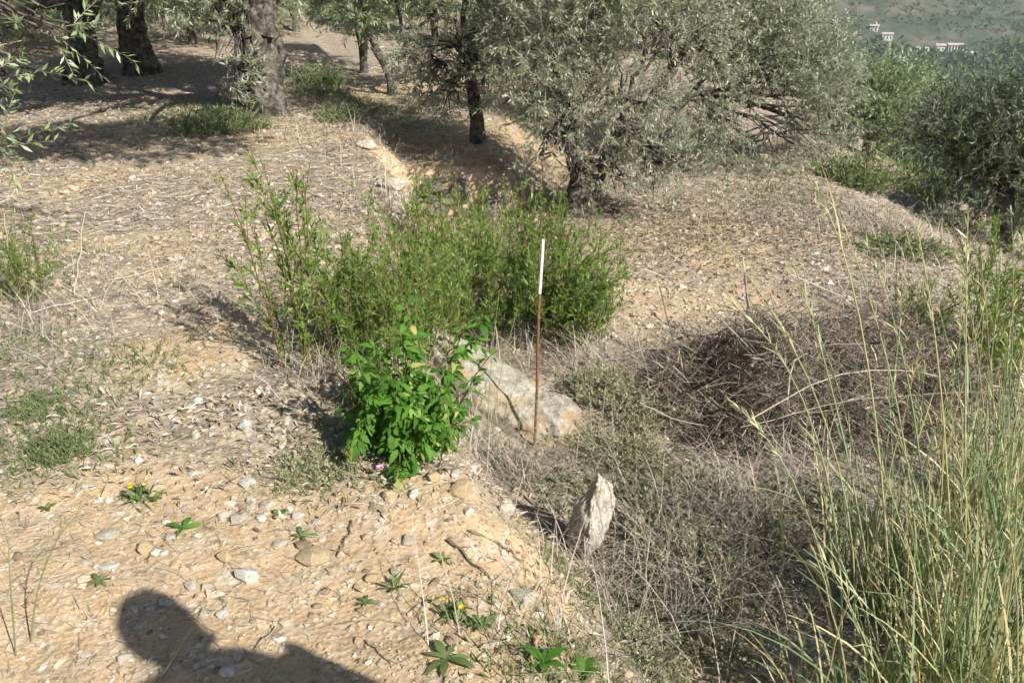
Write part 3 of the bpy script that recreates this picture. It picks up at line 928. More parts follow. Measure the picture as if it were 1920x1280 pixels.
# bright broad-leaved bush hanging over the bank
def broad_bush(seed, label, loc, rz, sc, leaves_per, nparts):
    rng = np.random.default_rng(seed)
    n = 34
    stems, lv = MB(), MB()
    az = rng.uniform(0, 6.28, n)
    base = np.stack([rng.normal(0, .05, n), rng.normal(.05, .05, n), np.full(n, -.02)], -1)
    P = arc(base, az, rng.uniform(.05, .26, n), rng.uniform(.12, .55, n), 7, 1.2, rng, .012)
    # a curtain of shoots leaning forward over the edge
    cx = rng.uniform(-.17, .16, 16)
    t = np.linspace(0, 1, 7)
    Q = np.stack([np.stack([cx * (0.5 + .7 * tt), .06 - .22 * tt + 0 * cx, .30 * np.sin(tt * 2.5) * rng.uniform(.7, 1.2, 16) - .06 * tt], -1) for tt in t], 1) + rng.normal(0, .01, (16, 7, 3))
    P = np.concatenate([P, Q])
    n = len(P)
    stems.tubes(P, np.linspace(.004, .0014, 7)[None].repeat(n, 0), np.clip(rng.normal(.6, .3, n), 0, 1), 4)
    m = leaves_per
    t = rng.uniform(.12, 1, (n, m))
    B, T = along(P, t)
    B = B.reshape(-1, 3); T = T.reshape(-1, 3); q = len(B)
    side = unit(rng.normal(0, 1, (q, 3)) * np.array([1, 1, .5]))
    D = unit(T * .35 + side + np.array([.05, -.25, -.35]))
    B = B + D * .012
    L = np.clip(rng.lognormal(math.log(.032), .28, q), .016, .055)
    up_ = unit(np.array([0, -.2, 1.2]) + rng.normal(0, .45, (q, 3)))
    S = unit(np.cross(D, up_)); N = np.cross(S, D)
    front = np.argsort(B[:, 1] - B[:, 2] * .5)[:nparts]
    rest = np.setdiff1d(np.arange(q), front)
    root = empty('leafy_bush', loc, rz, sc); tag(root, label, 'bush')
    stems.build('stems', M['stem'], root)
    for k in front:
        o = ob('leaf', LEAFM[int(rng.integers(len(LEAFM)))], None, root)
        from mathutils import Matrix
        mt = Matrix([list(S[k]) + [0], list(D[k]) + [0], list(N[k]) + [0], [0, 0, 0, 1]]).transposed()
        mt = Matrix.Translation(B[k]) @ mt @ Matrix.Scale(float(L[k]), 4)
        o.matrix_basis = mt
    if len(rest):
        lv.blades(B[rest], D[rest], L[rest], L[rest] * rng.uniform(.34, .5, len(rest)), np.clip(rng.normal(.5, .24, len(rest)), 0, 1), rng, .35, 1.2, (.2, .9, 1, .65, .05), S[rest])
        lv.build('rest_of_leaves', M['broad'], root)
    return root
LEAFM = []
for k in range(9):
    rl = np.random.default_rng(300 + k)
    lm = MB()
    lm.blades(np.zeros((1, 3)), np.array([[0, 1., 0]]), np.ones(1), np.array([rl.uniform(.34, .5)]), np.array([[.1, .2, .3, .4, .5, .6, .7, .8, .95][k]]), rl, rl.uniform(.15, .5), 1, (.2, .9, 1, .65, .05), np.array([[1., 0, 0]]))
    me_ = mesh('leaf', np.concatenate(lm.V), [np.concatenate(lm.F4)], np.concatenate(lm.Rn))
    me_.materials.append(M['broad']); LEAFM.append(me_)
X, Y, Z = G(775, 868)
broad_bush(21, 'bright green broad-leaved bush spilling down beside the limestone slab', (X, Y + .04, Z), 0, .98, 80, 300)
X, Y, Z = G(690, 770)
broad_bush(22, 'small bright broad-leaved sprig left of the leafy bush', (X, Y, Z), 1.9, .6, 6, 200)

# wiry grey-green subshrubs in the dip at lower right
def wiry(seed, n=420, h=.17, r=.2):
    rng = np.random.default_rng(seed)
    az = rng.random(n) * 6.28
    rad = r * np.sqrt(rng.random(n)) * .8
    a0 = rng.random(n) * 6.28
    base = np.stack([np.cos(a0) * rad, np.sin(a0) * rad, np.full(n, -.01)], -1)
    P = arc(base, az, rng.uniform(.02, .12, n), h * rng.uniform(.4, 1.1, n) * (1.1 - .5 * rad / r), 5, 1.2, rng, .008)
    st, lv = MB(), MB()
    st.tubes(P, np.linspace(.0016, .0007, 5)[None].repeat(n, 0), np.clip(rng.normal(.7, .3, n), 0, 1), 3)
    m = 18
    t = rng.uniform(.2, 1, (n, m))
    B, T = along(P, t)
    B = B.reshape(-1, 3); T = T.reshape(-1, 3); q = len(B)
    D = unit(T + unit(rng.normal(0, 1, (q, 3))) * .9)
    L = rng.uniform(.012, .028, q)
    lv.leaves(B, D, L, L * .24, np.clip(rng.normal(.5, .25, q), 0, 1), rng, .5, .2)
    return st, lv
wv = [wiry(31, 210, .11, .2), wiry(32, 170, .075, .24), wiry(33, 250, .15, .2)]
whave = {}
WIRY = [(1230, 960, 0, 1.0, 'pale wiry subshrub just right of the upright pointed rock'), (1330, 940, 1, .9, 'wiry grey-green subshrub below the front of the brush heap'),
        (1290, 1040, 2, 1.0, 'bushiest wiry grey-green subshrub in the middle of the dip'), (1400, 1020, 0, .9, 'wiry subshrub left of the leaning grass culms'),
        (1370, 1110, 2, .75, 'dark wiry subshrub at the foot of the grass clump'), (1230, 1110, 1, .8, 'flat wiry subshrub below the upright pointed rock'),
        (1160, 1200, 1, .6, 'low wiry mat at the bottom centre of the dip'), (1330, 1230, 1, .8, 'wiry brown-tinged mat at the bottom edge of the dip'),
        (1180, 860, 0, .9, 'wiry subshrub right of the limestone boulder'),
        (1130, 740, 2, 1.0, 'wiry green-grey subshrub behind the limestone boulder'), (1190, 780, 0, 1.1, 'wiry subshrub left of the brush heap'),
        (1060, 920, 1, .7, 'small wiry mat left of the upright rock top'), (600, 885, 1, .65, 'low green weedy mat left of the bright bush foot'),
        (1500, 960, 1, 1.1, 'wiry subshrub before the right part of the brush heap'), (1220, 1270, 0, .7, 'wiry subshrub cut off by the bottom edge')]
for (u, v, k, sc, lab) in WIRY:
    X, Y, Z = G(u, v)
    if k not in whave:
        whave[k] = shrub('wiry_subshrub', lab, 'subshrub', wv[k], (X, Y, Z), k, sc, 'wiry subshrubs in the dip', 'thyme', 'twig')
    else:
        o = place_copy(whave[k], X, Y, u * .37, sc, lab, 'wiry subshrubs in the dip')
gmesh = {}
# scrubby plants near the old olive and along the terrace edge
for (u, v, k, sc, lab) in [(385, 250, 2, 1.7, 'grey-green scrub plant in front of the big gnarled olive trunk'), (430, 235, 2, 1.4, 'scrub plant touching the left root of the gnarled olive'),
                           (640, 225, 0, 1.5, 'scrub tuft on the terrace edge right of the gnarled olive'), (600, 160, 2, 1.9, 'green scrub farther along the terrace edge'),
                           (455, 240, 1, 1.2, 'low scrub at the foot of the gnarled olive'), (110, 850, 0, .6, 'green-grey weed clump at the left edge of the litter'),
                           (70, 770, 1, .6, 'low weed clump above the green-grey one at left'), (1600, 350, 2, 2.4, 'scrub on the terrace lip before the right trees'),
                           (1730, 370, 2, 2.6, 'scrub on the terrace lip under the dark right tree'), (1690, 470, 1, 1.6, 'flat dry scrub on the slope below the right trees')]:
    X, Y, Z = G(u, v)
    o = place_copy(whave[k], X, Y, u * .37, sc, lab, 'low scrub plants')
    for ch in o.children:
        if ch.name.startswith('foliage'):
            if k not in gmesh:
                gmesh[k] = ch.data.copy(); gmesh[k].materials.clear(); gmesh[k].materials.append(M['weed'])
            ch.data = gmesh[k]

# rosettes and small weeds on the open soil
def rosette(name, label, u, v, n, L, wd, up, seed, mat='weed'):
    rng = np.random.default_rng(seed)
    X, Y, Z = G(u, v)
    root = empty(name, (X, Y, Z + .004)); tag(root, label, 'weed')
    az0 = rng.random() * 6
    for i in range(n):
        mb = MB()
        az = az0 + i * 6.28 / n + rng.normal(0, .15)
        l = L * .78 * rng.uniform(.7, 1.15)
        mb.blades(np.array([[0, 0, .004]]), np.array([[math.cos(az), math.sin(az), up + rng.normal(0, .1)]]), np.array([l]), np.array([l * wd]), np.array([rng.uniform(.2, .9)]), rng, .25, 3, (.25, .6, 1, .8, .08))
        mb.build('leaf', M[mat], root)
    return root
rosette('rosette_weed', 'five-leaved green rosette on pale soil right of the white stones', 566, 1012, 6, .062, .30, .35, 1)
rosette('rosette_weed', 'dark green three-leaved sprig among the cream stones', 345, 995, 4, .065, .34, .5, 2, 'broad')
rosette('rosette_weed', 'small round-leaved seedling beside the smooth cream stone', 522, 968, 3, .04, .6, .6, 3)
rosette('rosette_weed', 'grey-green spiky rosette on the sandy bank', 741, 1112, 9, .06, .2, .8, 4)
rosette('rosette_weed', 'large flat green rosette at the bottom edge of the photo', 838, 1243, 7, .085, .32, .3, 5)
rosette('rosette_weed', 'small dark rosette left of the head shadow', 190, 1096, 8, .045, .3, .4, 6)
rosette('rosette_weed', 'tiny dark rosette on the sand near the shoulder shadow', 688, 1138, 6, .035, .35, .4, 7)
rosette('rosette_weed', 'small pale green weed above the far left stones', 90, 960, 5, .04, .5, .5, 8)
rosette('rosette_weed', 'small weed under the grey weed clump at right', 830, 1060, 5, .04, .4, .6, 9)
rosette('rosette_weed', 'broad-leaved weed at the very bottom right of centre', 1020, 1250, 6, .07, .45, .6, 10, 'broad')
rosette('rosette_weed', 'green broad weed in the tangle at bottom centre', 1095, 1265, 6, .06, .5, .6, 11, 'broad')
rosette('rosette_weed', 'clover-like green weed right of the large flat rosette', 905, 1180, 6, .045, .45, .7, 12, 'weed')

def flowering(u, v, label, seed, nfl=3, n=60, h=.06):
    rng = np.random.default_rng(seed)
    X, Y, Z = G(u, v)
    root = empty('flowering_weed', (X, Y, Z)); tag(root, label, 'flower')
    mb = MB()
    D = unit(rng.normal(0, .7, (n, 3)) + np.array([0, 0, .8]))
    mb.blades(np.stack([rng.normal(0, .02, n), rng.normal(0, .02, n), np.full(n, .0)], -1), D, rng.uniform(.03, h * 1.1, n), rng.uniform(.006, .011, n), rng.random(n), rng, .2)
    mb.build('foliage', M['weed'], root)
    for i in range(nfl):
        az = rng.random() * 6.28; c = np.array([math.cos(az) * .03, math.sin(az) * .03, h * rng.uniform(.9, 1.2)])
        fb = MB()
        k = 9
        aa = np.arange(k) / k * 6.28
        fb.blades(np.repeat(c[None], k, 0), np.stack([np.cos(aa), np.sin(aa), aa * 0 + .35], -1), np.full(k, .008), np.full(k, .0045), rng.random(k), rng, .1, 5, (.5, 1, .6))
        f = fb.build('flower_head', M['yellow'], root)
    return root
flowering(265, 935, 'small weed with yellow flower heads on the left litter', 1, 3, 90)
flowering(853, 1155, 'tiny weed with one bright yellow flower on the bank', 2, 2, 40, .05)
def pinkflower(u, v, hgt, label, seed):
    rng = np.random.default_rng(seed)
    X, Y, Z = G(u, v)
    root = empty('pink_scabious', (X, Y, Z)); tag(root, label, 'flower')
    mb = MB(); t = np.linspace(0, 1, 5)
    P = np.stack([np.array([.02 * tt * tt, 0, hgt * tt]) for tt in t])[None]
    mb.tubes(P, np.full((1, 5), .0013), np.array([.9]), 4); mb.build('stalk', M['stem'], root)
    fb = MB(); k = 16; aa = np.arange(k) / k * 6.28; c = P[0, -1]
    fb.blades(np.repeat(c[None], k, 0), np.stack([np.cos(aa), np.sin(aa), rng.uniform(.1, 1, k)], -1), np.full(k, .013), np.full(k, .008), rng.random(k), rng, .1, 5, (.4, 1, .8))
    fb.build('flower_head', M['pink'], root)
pinkflower(625, 720, .06, 'pale pink flower at the shaded foot of the leftmost shrub', 1)
pinkflower(497, 760, .06, 'pale pink flower low on the littered left bank', 2)
pinkflower(702, 905, .05, 'pale pink flower beside the leafy bush foot', 3)
pinkflower(1412, 850, .10, 'pink flower in front of the brush heap', 4)
pinkflower(1255, 695, .08, 'pink flower on the gravel at the brush heap end', 5)

# ------------------------------------------------------------------ brush heap
def heap():
    rng = np.random.default_rng(8)
    CX, CY = 1.50, 3.82
    root = empty('brush_heap', (CX, CY, hz(CX, CY)))
    zb = hz(CX, CY)
    tag(root, 'heap of dead grey brushwood and dry stalks behind the tall grass', 'brush heap')
    def topz(x, y):
        q = (x / .84) ** 2 + (y / .50) ** 2
        n = n2(x + 3, y + 3, .30, 4, 66)
        return np.clip(.34 * np.sqrt(np.clip(1 - q, 0, 1)) * (1 + 1.5 * n) * (.9 + .2 * x) + .08 * n, .01, 1)
    def pts(n):
        a = rng.random(n) * 6.28; q = np.sqrt(rng.random(n)) * 1.05
        x = np.cos(a) * q * .84; y = np.sin(a) * q * .50
        return x, y, H(x + CX, y + CY) - zb + topz(x, y) * rng.uniform(.1, 1.05, n) ** .55
    def cloud(n, l0, l1, r0, name, upk, straight=.9, nn=6):
        x, y, z = pts(n)
        az = rng.random(n) * 6.28
        L = rng.uniform(l0, l1, n)
        t = np.linspace(-.5, .5, nn)
        bend = rng.normal(0, straight, n); el = rng.normal(0, upk, n); el2 = rng.normal(0, .7, n)
        P = np.stack([np.stack([x + np.cos(az + bend * tt) * L * tt, y + np.sin(az + bend * tt) * L * tt, z + np.sin(el + el2 * tt) * L * tt], -1) for tt in t], 1)
        P = P + rng.normal(0, .006, P.shape)
        P[..., 2] = np.maximum(P[..., 2], H(P[..., 0] + CX, P[..., 1] + CY) - zb + .004)
        mb = MB()
        mb.tubes(P, (r0 * rng.uniform(.4, 1.4, n))[:, None] * np.linspace(1, .35, nn), np.clip(rng.normal(.45, .27, n), 0, 1), 3)
        return mb.build(name, M['brush'], root)
    cloud(45, .35, .8, .0065, 'branches', .22, .6, 7)
    cloud(160, .3, .8, .0034, 'branches', .4, .9, 7)
    cloud(1900, .14, .5, .0019, 'twigs', .5)
    cloud(3600, .05, .18, .0012, 'fine_twigs', .8)
    mb = MB(); n = 4200
    x, y, z = pts(n)
    D = rng.normal(0, 1, (n, 3)) + np.array([0, 0, -.2])
    L = rng.uniform(.03, .13, n)
    mb.blades(np.stack([x, y, z], -1), D, L, rng.uniform(.003, .008, n), np.clip(rng.normal(.4, .3, n), 0, 1), rng, .4, 1, (.5, 1, .8, .1))
    mb.build('dead_leaves', M['brush'], root)
    mb = MB(); n = 900
    x, y, z = pts(n)
    k = vnoise(np.stack([x * 3, y * 3, x * 0], -1), 12) > .45
    x, y, z = x[k], y[k], z[k]; n = len(x)
    mb.blades(np.stack([x, y, z], -1), rng.normal(0, .6, (n, 3)) + np.array([0, 0, .6]), rng.uniform(.03, .08, n), rng.uniform(.004, .008, n), rng.random(n), rng, .2)
    mb.build('green_shoots', M['weed'], root)
    return root
heap()
# long bare stalks lying over the heap and the dip
def stick(label, pts, r, rn, seed, mat='brush', name='dry_stalk'):
    rng = np.random.default_rng(seed)
    pts = np.array(pts, float)
    o0 = pts[0].copy()
    t = np.linspace(0, 1, 9); k = len(pts)
    P = np.stack([np.interp(t, np.linspace(0, 1, k), pts[:, j]) for j in range(3)], -1)
    P[1:-1] = P[1:-1] * .6 + (P[:-2] + P[2:]) * .2 + rng.normal(0, .004, (7, 3))
    mb = MB(); mb.tubes((P - o0)[None], (np.linspace(1, .45, 9) * r)[None], np.array([rn]), 5)
    o = mb.build(name, M[mat], None); o.location = o0
    return tag(o, label, 'stalk', 'dry stalks and twigs')
stick('long pale curved stalk arching over the brush heap', [A(1400, 790, 3.3), A(1560, 700, 3.4), A(1700, 690, 3.5), A(1780, 710, 3.6)], .0035, .8, 1)
stick('long brown stalk over the left end of the brush heap', [A(1200, 755, 3.4), A(1260, 785, 3.3), A(1330, 800, 3.25)], .004, .8, 2)
stick('straight pale stick rising to the right across the heap', [A(1390, 800, 3.2), A(1600, 745, 3.2), A(1900, 730, 3.2)], .0025, .75, 3)
g0 = G(20, 560); stick('pale dead upright stalk at the left edge', [g0, A(15, 480, g0[1]), A(8, 400, g0[1])], .006, .97, 4)
g0 = G(140, 555); stick('thin dead upright stalk second from the left edge', [g0, A(150, 470, g0[1]), A(160, 395, g0[1])], .004, .9, 5)
def lay(u0, v0, u1, v1, label, r, rn, seed):
    a = np.array(G(u0, v0)); b = np.array(G(u1, v1))
    m = (a + b) / 2; m[2] = hz(m[0], m[1]) + .008
    a[2] += .01; b[2] += .012
    stick(label, [a, m, b], r, rn, seed, 'brush', 'fallen_twig')
lay(940, 900, 1050, 985, 'grey twig pointing at the upright rock on the bank', .005, .6, 6)
lay(905, 895, 945, 950, 'short brown twig under the bright leafy bush', .005, .3, 7)
lay(590, 1030, 660, 1045, 'curved grey twig above the flat ochre slab', .003, .7, 8)
lay(520, 1185, 480, 1230, 'thin grey twig in the shoulder shadow', .003, .6, 9)
lay(690, 1210, 740, 1250, 'grey twig at the bottom edge right of the shoulder shadow', .003, .7, 10)
lay(380, 760, 290, 790, 'pale stick lying on the left litter', .004, .9, 11)
lay(260, 840, 190, 850, 'pale stick near the left weed clump', .004, .9, 12)
lay(660, 985, 640, 1040, 'dark crooked twig on the sand right of the ochre slab', .003, .2, 13)
lay(1010, 1190, 1000, 1250, 'bleached flat stick at the bottom of the dip', .008, 1.0, 14)
lay(880, 1000, 980, 1060, 'long brown twig sloping down the sandy bank', .004, .35, 15)
lay(840, 1020, 940, 1110, 'second brown twig lower on the sandy bank', .004, .3, 16)
lay(200, 530, 330, 500, 'long pale stalk lying across the mid-left litter', .004, .95, 17)
lay(60, 590, 190, 560, 'pale stalk lying near the left edge plants', .004, .9, 18)

# ------------------------------------------------------------------ tall grass
def grass_clump(label, X, Y, nb, nc, h, seed, leanx=-.1):
    rng = np.random.default_rng(seed)
    root = empty('grass_clump', (X, Y, hz(X, Y)))
    tag(root, label, 'grass', 'tall grass clumps')
    mb = MB()
    az = rng.random(nb) * 6.28
    base = np.stack([rng.normal(0, .11, nb), rng.normal(0, .11, nb), np.zeros(nb)], -1)
    L = h * rng.uniform(.35, .95, nb)
    lean = L * rng.uniform(.05, .55, nb)
    k = 8
    P = arc(base, az, lean, L, k, 1.7, rng, 0)
    t = np.linspace(0, 1, k)
    P[..., 2] -= (lean * .45)[:, None] * t ** 2.6
    P[..., 0] += leanx * L[:, None] * t ** 1.4
    S = unit(np.stack([-np.sin(az), np.cos(az), rng.normal(0, .5, nb)], -1))
    rn = np.clip(rng.normal(.54, .26, nb), 0, 1)
    mb.ribbons(P, rng.uniform(.0040, .0085, nb)[:, None] * np.array([.8, 1, 1, 1, .9, .75, .5, .1]), rn, S)
    mb.build('blades', M['grass'], root)
    if nc:
        cb = MB()
        az = rng.random(nc) * 6.28
        base = np.stack([rng.normal(0, .07, nc), rng.normal(0, .07, nc), np.zeros(nc)], -1)
        hh = h * rng.uniform(1.0, 1.5, nc)
        P = arc(base, az, hh * rng.uniform(.05, .28, nc), hh, 9, 1.6, rng, .004)
        P[..., 0] += leanx * hh[:, None] * np.linspace(0, 1, 9) ** 1.5
        for pi in P:
            cb = MB(); cb.tubes(pi[None], np.linspace(.0032, .0013, 9)[None], np.clip(rng.normal(.5, .3, 1), 0, 1), 4)
            cb.build('culm', M['culm'], root)
        heads(root, P, rng)
    return root
def heads(root, P, rng, m=16):
    hb = MB()
    n = len(P)
    t = rng.uniform(.70, 1, (n, m))
    B, T = along(P, t)
    B = B.reshape(-1, 3); T = T.reshape(-1, 3); q = len(B)
    D = unit(T * 1.2 + rng.normal(0, .38, (q, 3)))
    hb.blades(B, D, rng.uniform(.02, .05, q), rng.uniform(.0025, .005, q), np.clip(rng.normal(.68, .2, q), 0, 1), rng, .1)
    hb.build('seed_heads', M['culm'], root)
grass_clump('tall grass clump with yellowing blades at the bottom right corner', 1.16, 1.74, 270, 14, .80, 1, -.08)
grass_clump('tall grass clump cut by the right edge of the photo', 1.45, 1.95, 270, 16, .85, 2, -.04)
grass_clump('tall green grass clump behind the corner clump', 1.24, 2.3, 180, 14, .78, 3, -.06)
grass_clump('half dry grass clump between heap and right edge', 1.62, 2.5, 190, 18, .85, 4, -.06)
grass_clump('low left fringe clump of the tall grass', .90, 1.72, 110, 3, .48, 5, -.15)
grass_clump('tall grass clump far right beside the green bush', 1.95, 2.85, 200, 12, .8, 6, -.05)
# single long culms leaning left out of the clump
CULM = [([(1610, 1210), (1560, 830), (1323, 420)], 1.95, 'long culm arching farthest left out of the grass, tip over the gravel', .45),
        ([(1590, 1230), (1540, 850), (1363, 560)], 1.9, 'culm below the farthest left one, ending over the brush heap', .35),
        ([(1612, 1240), (1520, 980), (1367, 750)], 1.8, 'short stout culm lowest on the left of the grass', .4),
        ([(1680, 1220), (1620, 640), (1500, 320)], 2.05, 'tall culm with a drooping pale head reaching the olive trees', .75),
        ([(1660, 1240), (1590, 860), (1490, 500)], 2.0, 'culm between the farthest left and the tall drooping one', .5),
        ([(1720, 1240), (1690, 800), (1560, 370)], 2.1, 'tall culm right of the drooping pale head', .6),
        ([(1745, 1240), (1720, 820), (1625, 460)], 2.0, 'greenish culm rising before the heap center', .3),
        ([(1790, 1240), (1770, 800), (1720, 430)], 2.05, 'straw culm rising before the right part of the heap', .8),
        ([(1810, 1240), (1810, 780), (1815, 400)], 2.1, 'upright culm with bristly head near the right edge', .7)]
for i, (px, y0, lab, rn) in enumerate(CULM):
    rng2 = np.random.default_rng(60 + i)
    a, b, c = [A(u, v, y0 + .12 * j) for j, (u, v) in enumerate(px)]
    a[2] = hz(a[0], a[1])
    t = np.linspace(0, 1, 12)[:, None]
    ctrl = 2 * b - .5 * (a + c)
    P = (1 - t) ** 2 * a + 2 * t * (1 - t) * ctrl + t * t * c
    root = empty('grass_culm', tuple(a)); tag(root, lab, 'grass culm', 'single tall grass culms')
    P = (P - a)[None]
    mb = MB(); mb.tubes(P, np.linspace(.0034, .0014, 12)[None], np.array([rn]), 5); mb.build('stem', M['culm'], root)
    lb = MB(); k = 4
    B, T = along(P.repeat(k, 0), rng2.uniform(.15, .7, (k, 1)))
    D = unit(T[:, 0] + rng2.normal(0, .35, (k, 3)))
    lb.blades(B[:, 0], D, rng2.uniform(.12, .3, k), rng2.uniform(.004, .007, k), rng2.uniform(.3, 1, k), rng2, .3, 1, (.6, 1, .7, .4, .05))
    lb.build('leaf_blades', M['grass'], root)
    heads(root, P, rng2, 26)
# thin stems close to the lens at lower left
def thinstem(label, pts, seed, col=.3, fl=False):
    rng = np.random.default_rng(seed)
    pts = [np.array(p) for p in pts]
    root = empty('thin_stem', tuple(pts[0])); tag(root, label, 'stem')
    a, b, c = pts
    t = np.linspace(0, 1, 10)[:, None]
    P = ((1 - t) ** 2 * a + 2 * t * (1 - t) * (2 * b - .5 * (a + c)) + t * t * c - a)[None]
    mb = MB(); mb.tubes(P, np.linspace(.0022, .001, 10)[None], np.array([col]), 4)
    n = 7
    B, T = along(P.repeat(n, 0), np.linspace(.3, .95, n)[:, None])
    D = unit(T[:, 0] + rng.normal(0, .5, (n, 3)))
    Q = B[:, 0][:, None] + D[:, None] * (rng.uniform(.03, .1, n)[:, None, None] * np.linspace(0, 1, 4)[None, :, None])
    if not fl:
        mb.tubes(Q, np.full((n, 4), .0008), np.full(n, col), 3)
    mb.build('stem', M['culm'], root)
    if fl:
        fb = MB(); k = 8
        cc = P[0, -3] + np.array([.03, 0, 0])
        fb.blades(np.repeat(cc[None], k, 0), rng.normal(0, 1, (k, 3)), np.full(k, .012), np.full(k, .007), rng.random(k), rng)
        fb.build('buds', M['weed'], root)
g0 = G(60, 1210); thinstem('thin green branching stem at the lower left edge', [g0, A(85, 1060, g0[1] - .05), A(150, 960, g0[1] - .05)], 1)
g0 = G(30, 1230); thinstem('thin dark stem left of the branching one', [g0, A(20, 1100, g0[1] - .05), A(15, 1010, g0[1] - .05)], 2, .1)
g0 = G(300, 1275); thinstem('straight pale stem with yellow-green buds inside the head shadow', [g0, A(330, 1225, g0[1] - .04), A(362, 1172, g0[1] - .04)], 3, .75, True)
g0 = G(900, 850)
for i, (u, v) in enumerate([(935, 560), (965, 600), (1010, 640), (1060, 700)]):
    b0 = G(915 + 8 * i, 858)
    thinstem(['thin green stem leaning over the slab, first from the left', 'thin green stem leaning over the slab, second from the left', 'thin stem crossing the slab below the stake middle', 'lowest thin stem bending right past the stake foot'][i],
             [b0, A((915 + u) / 2 - 6, (858 + v) / 2, b0[1] + .05), A(u, v, b0[1] + .12)], 10 + i, .3)

# ------------------------------------------------------------------ olive trees
def gnarl_trunk(pts, radii, seed, sides=32, rings=60, gn=.28):
    pts = np.array(pts, float); radii = np.array(radii, float)
    k = len(pts)
    t = np.linspace(0, 1, rings)
    tt = np.linspace(0, 1, k)
    P = np.stack([np.interp(t, tt, pts[:, j]) for j in range(3)], -1)
    for _ in range(4):
        P[1:-1] = (P[:-2] + 2 * P[1:-1] + P[2:]) / 4
    Rd = np.interp(t, tt, radii)
    an = np.arange(sides) / sides * 2 * math.pi
    Tg = unit(np.gradient(P, axis=0))
    ref = np.array([0, 1., 0])
    B = unit(np.cross(Tg, ref)); N = np.cross(B, Tg)
    ca, sa = np.cos(an)[None, :, None], np.sin(an)[None, :, None]
    dirs = ca * B[:, None] + sa * N[:, None]
    q = np.stack([np.cos(an)[None] * 1.6 + 0 * P[:, :1], np.sin(an)[None] * 1.6 + 0 * P[:, :1], P[:, 2:3] * 1.5 + 0 * an[None]], -1)
    q2 = np.stack([np.cos(an)[None] * 4 + 0 * P[:, :1], np.sin(an)[None] * 4 + 0 * P[:, :1], P[:, 2:3] * 5 + 0 * an[None]], -1)
    q3 = np.stack([np.cos(an)[None] * 3.2 + 0 * P[:, :1], np.sin(an)[None] * 3.2 + 0 * P[:, :1], P[:, 2:3] * 1.1 + 0 * an[None]], -1)
    rr = Rd[:, None] * (1 + gn * 1.3 * fbm(q + seed, 3, seed) + gn * .8 * fbm(q2 + seed, 3, seed + 5) - gn * 1.1 * np.abs(fbm(q3 + seed, 3, seed + 8)) + gn * .15)
    V = P[:, None] + dirs * rr[..., None]
    F = []
    for j in range(rings - 1):
        for i in range(sides):
            i2 = (i + 1) % sides
            F.append((j * sides + i, j * sides + i2, (j + 1) * sides + i2, (j + 1) * sides + i))
    mb = MB(); mb.add(V.reshape(-1, 3), np.array(F), .5)
    return mb, P

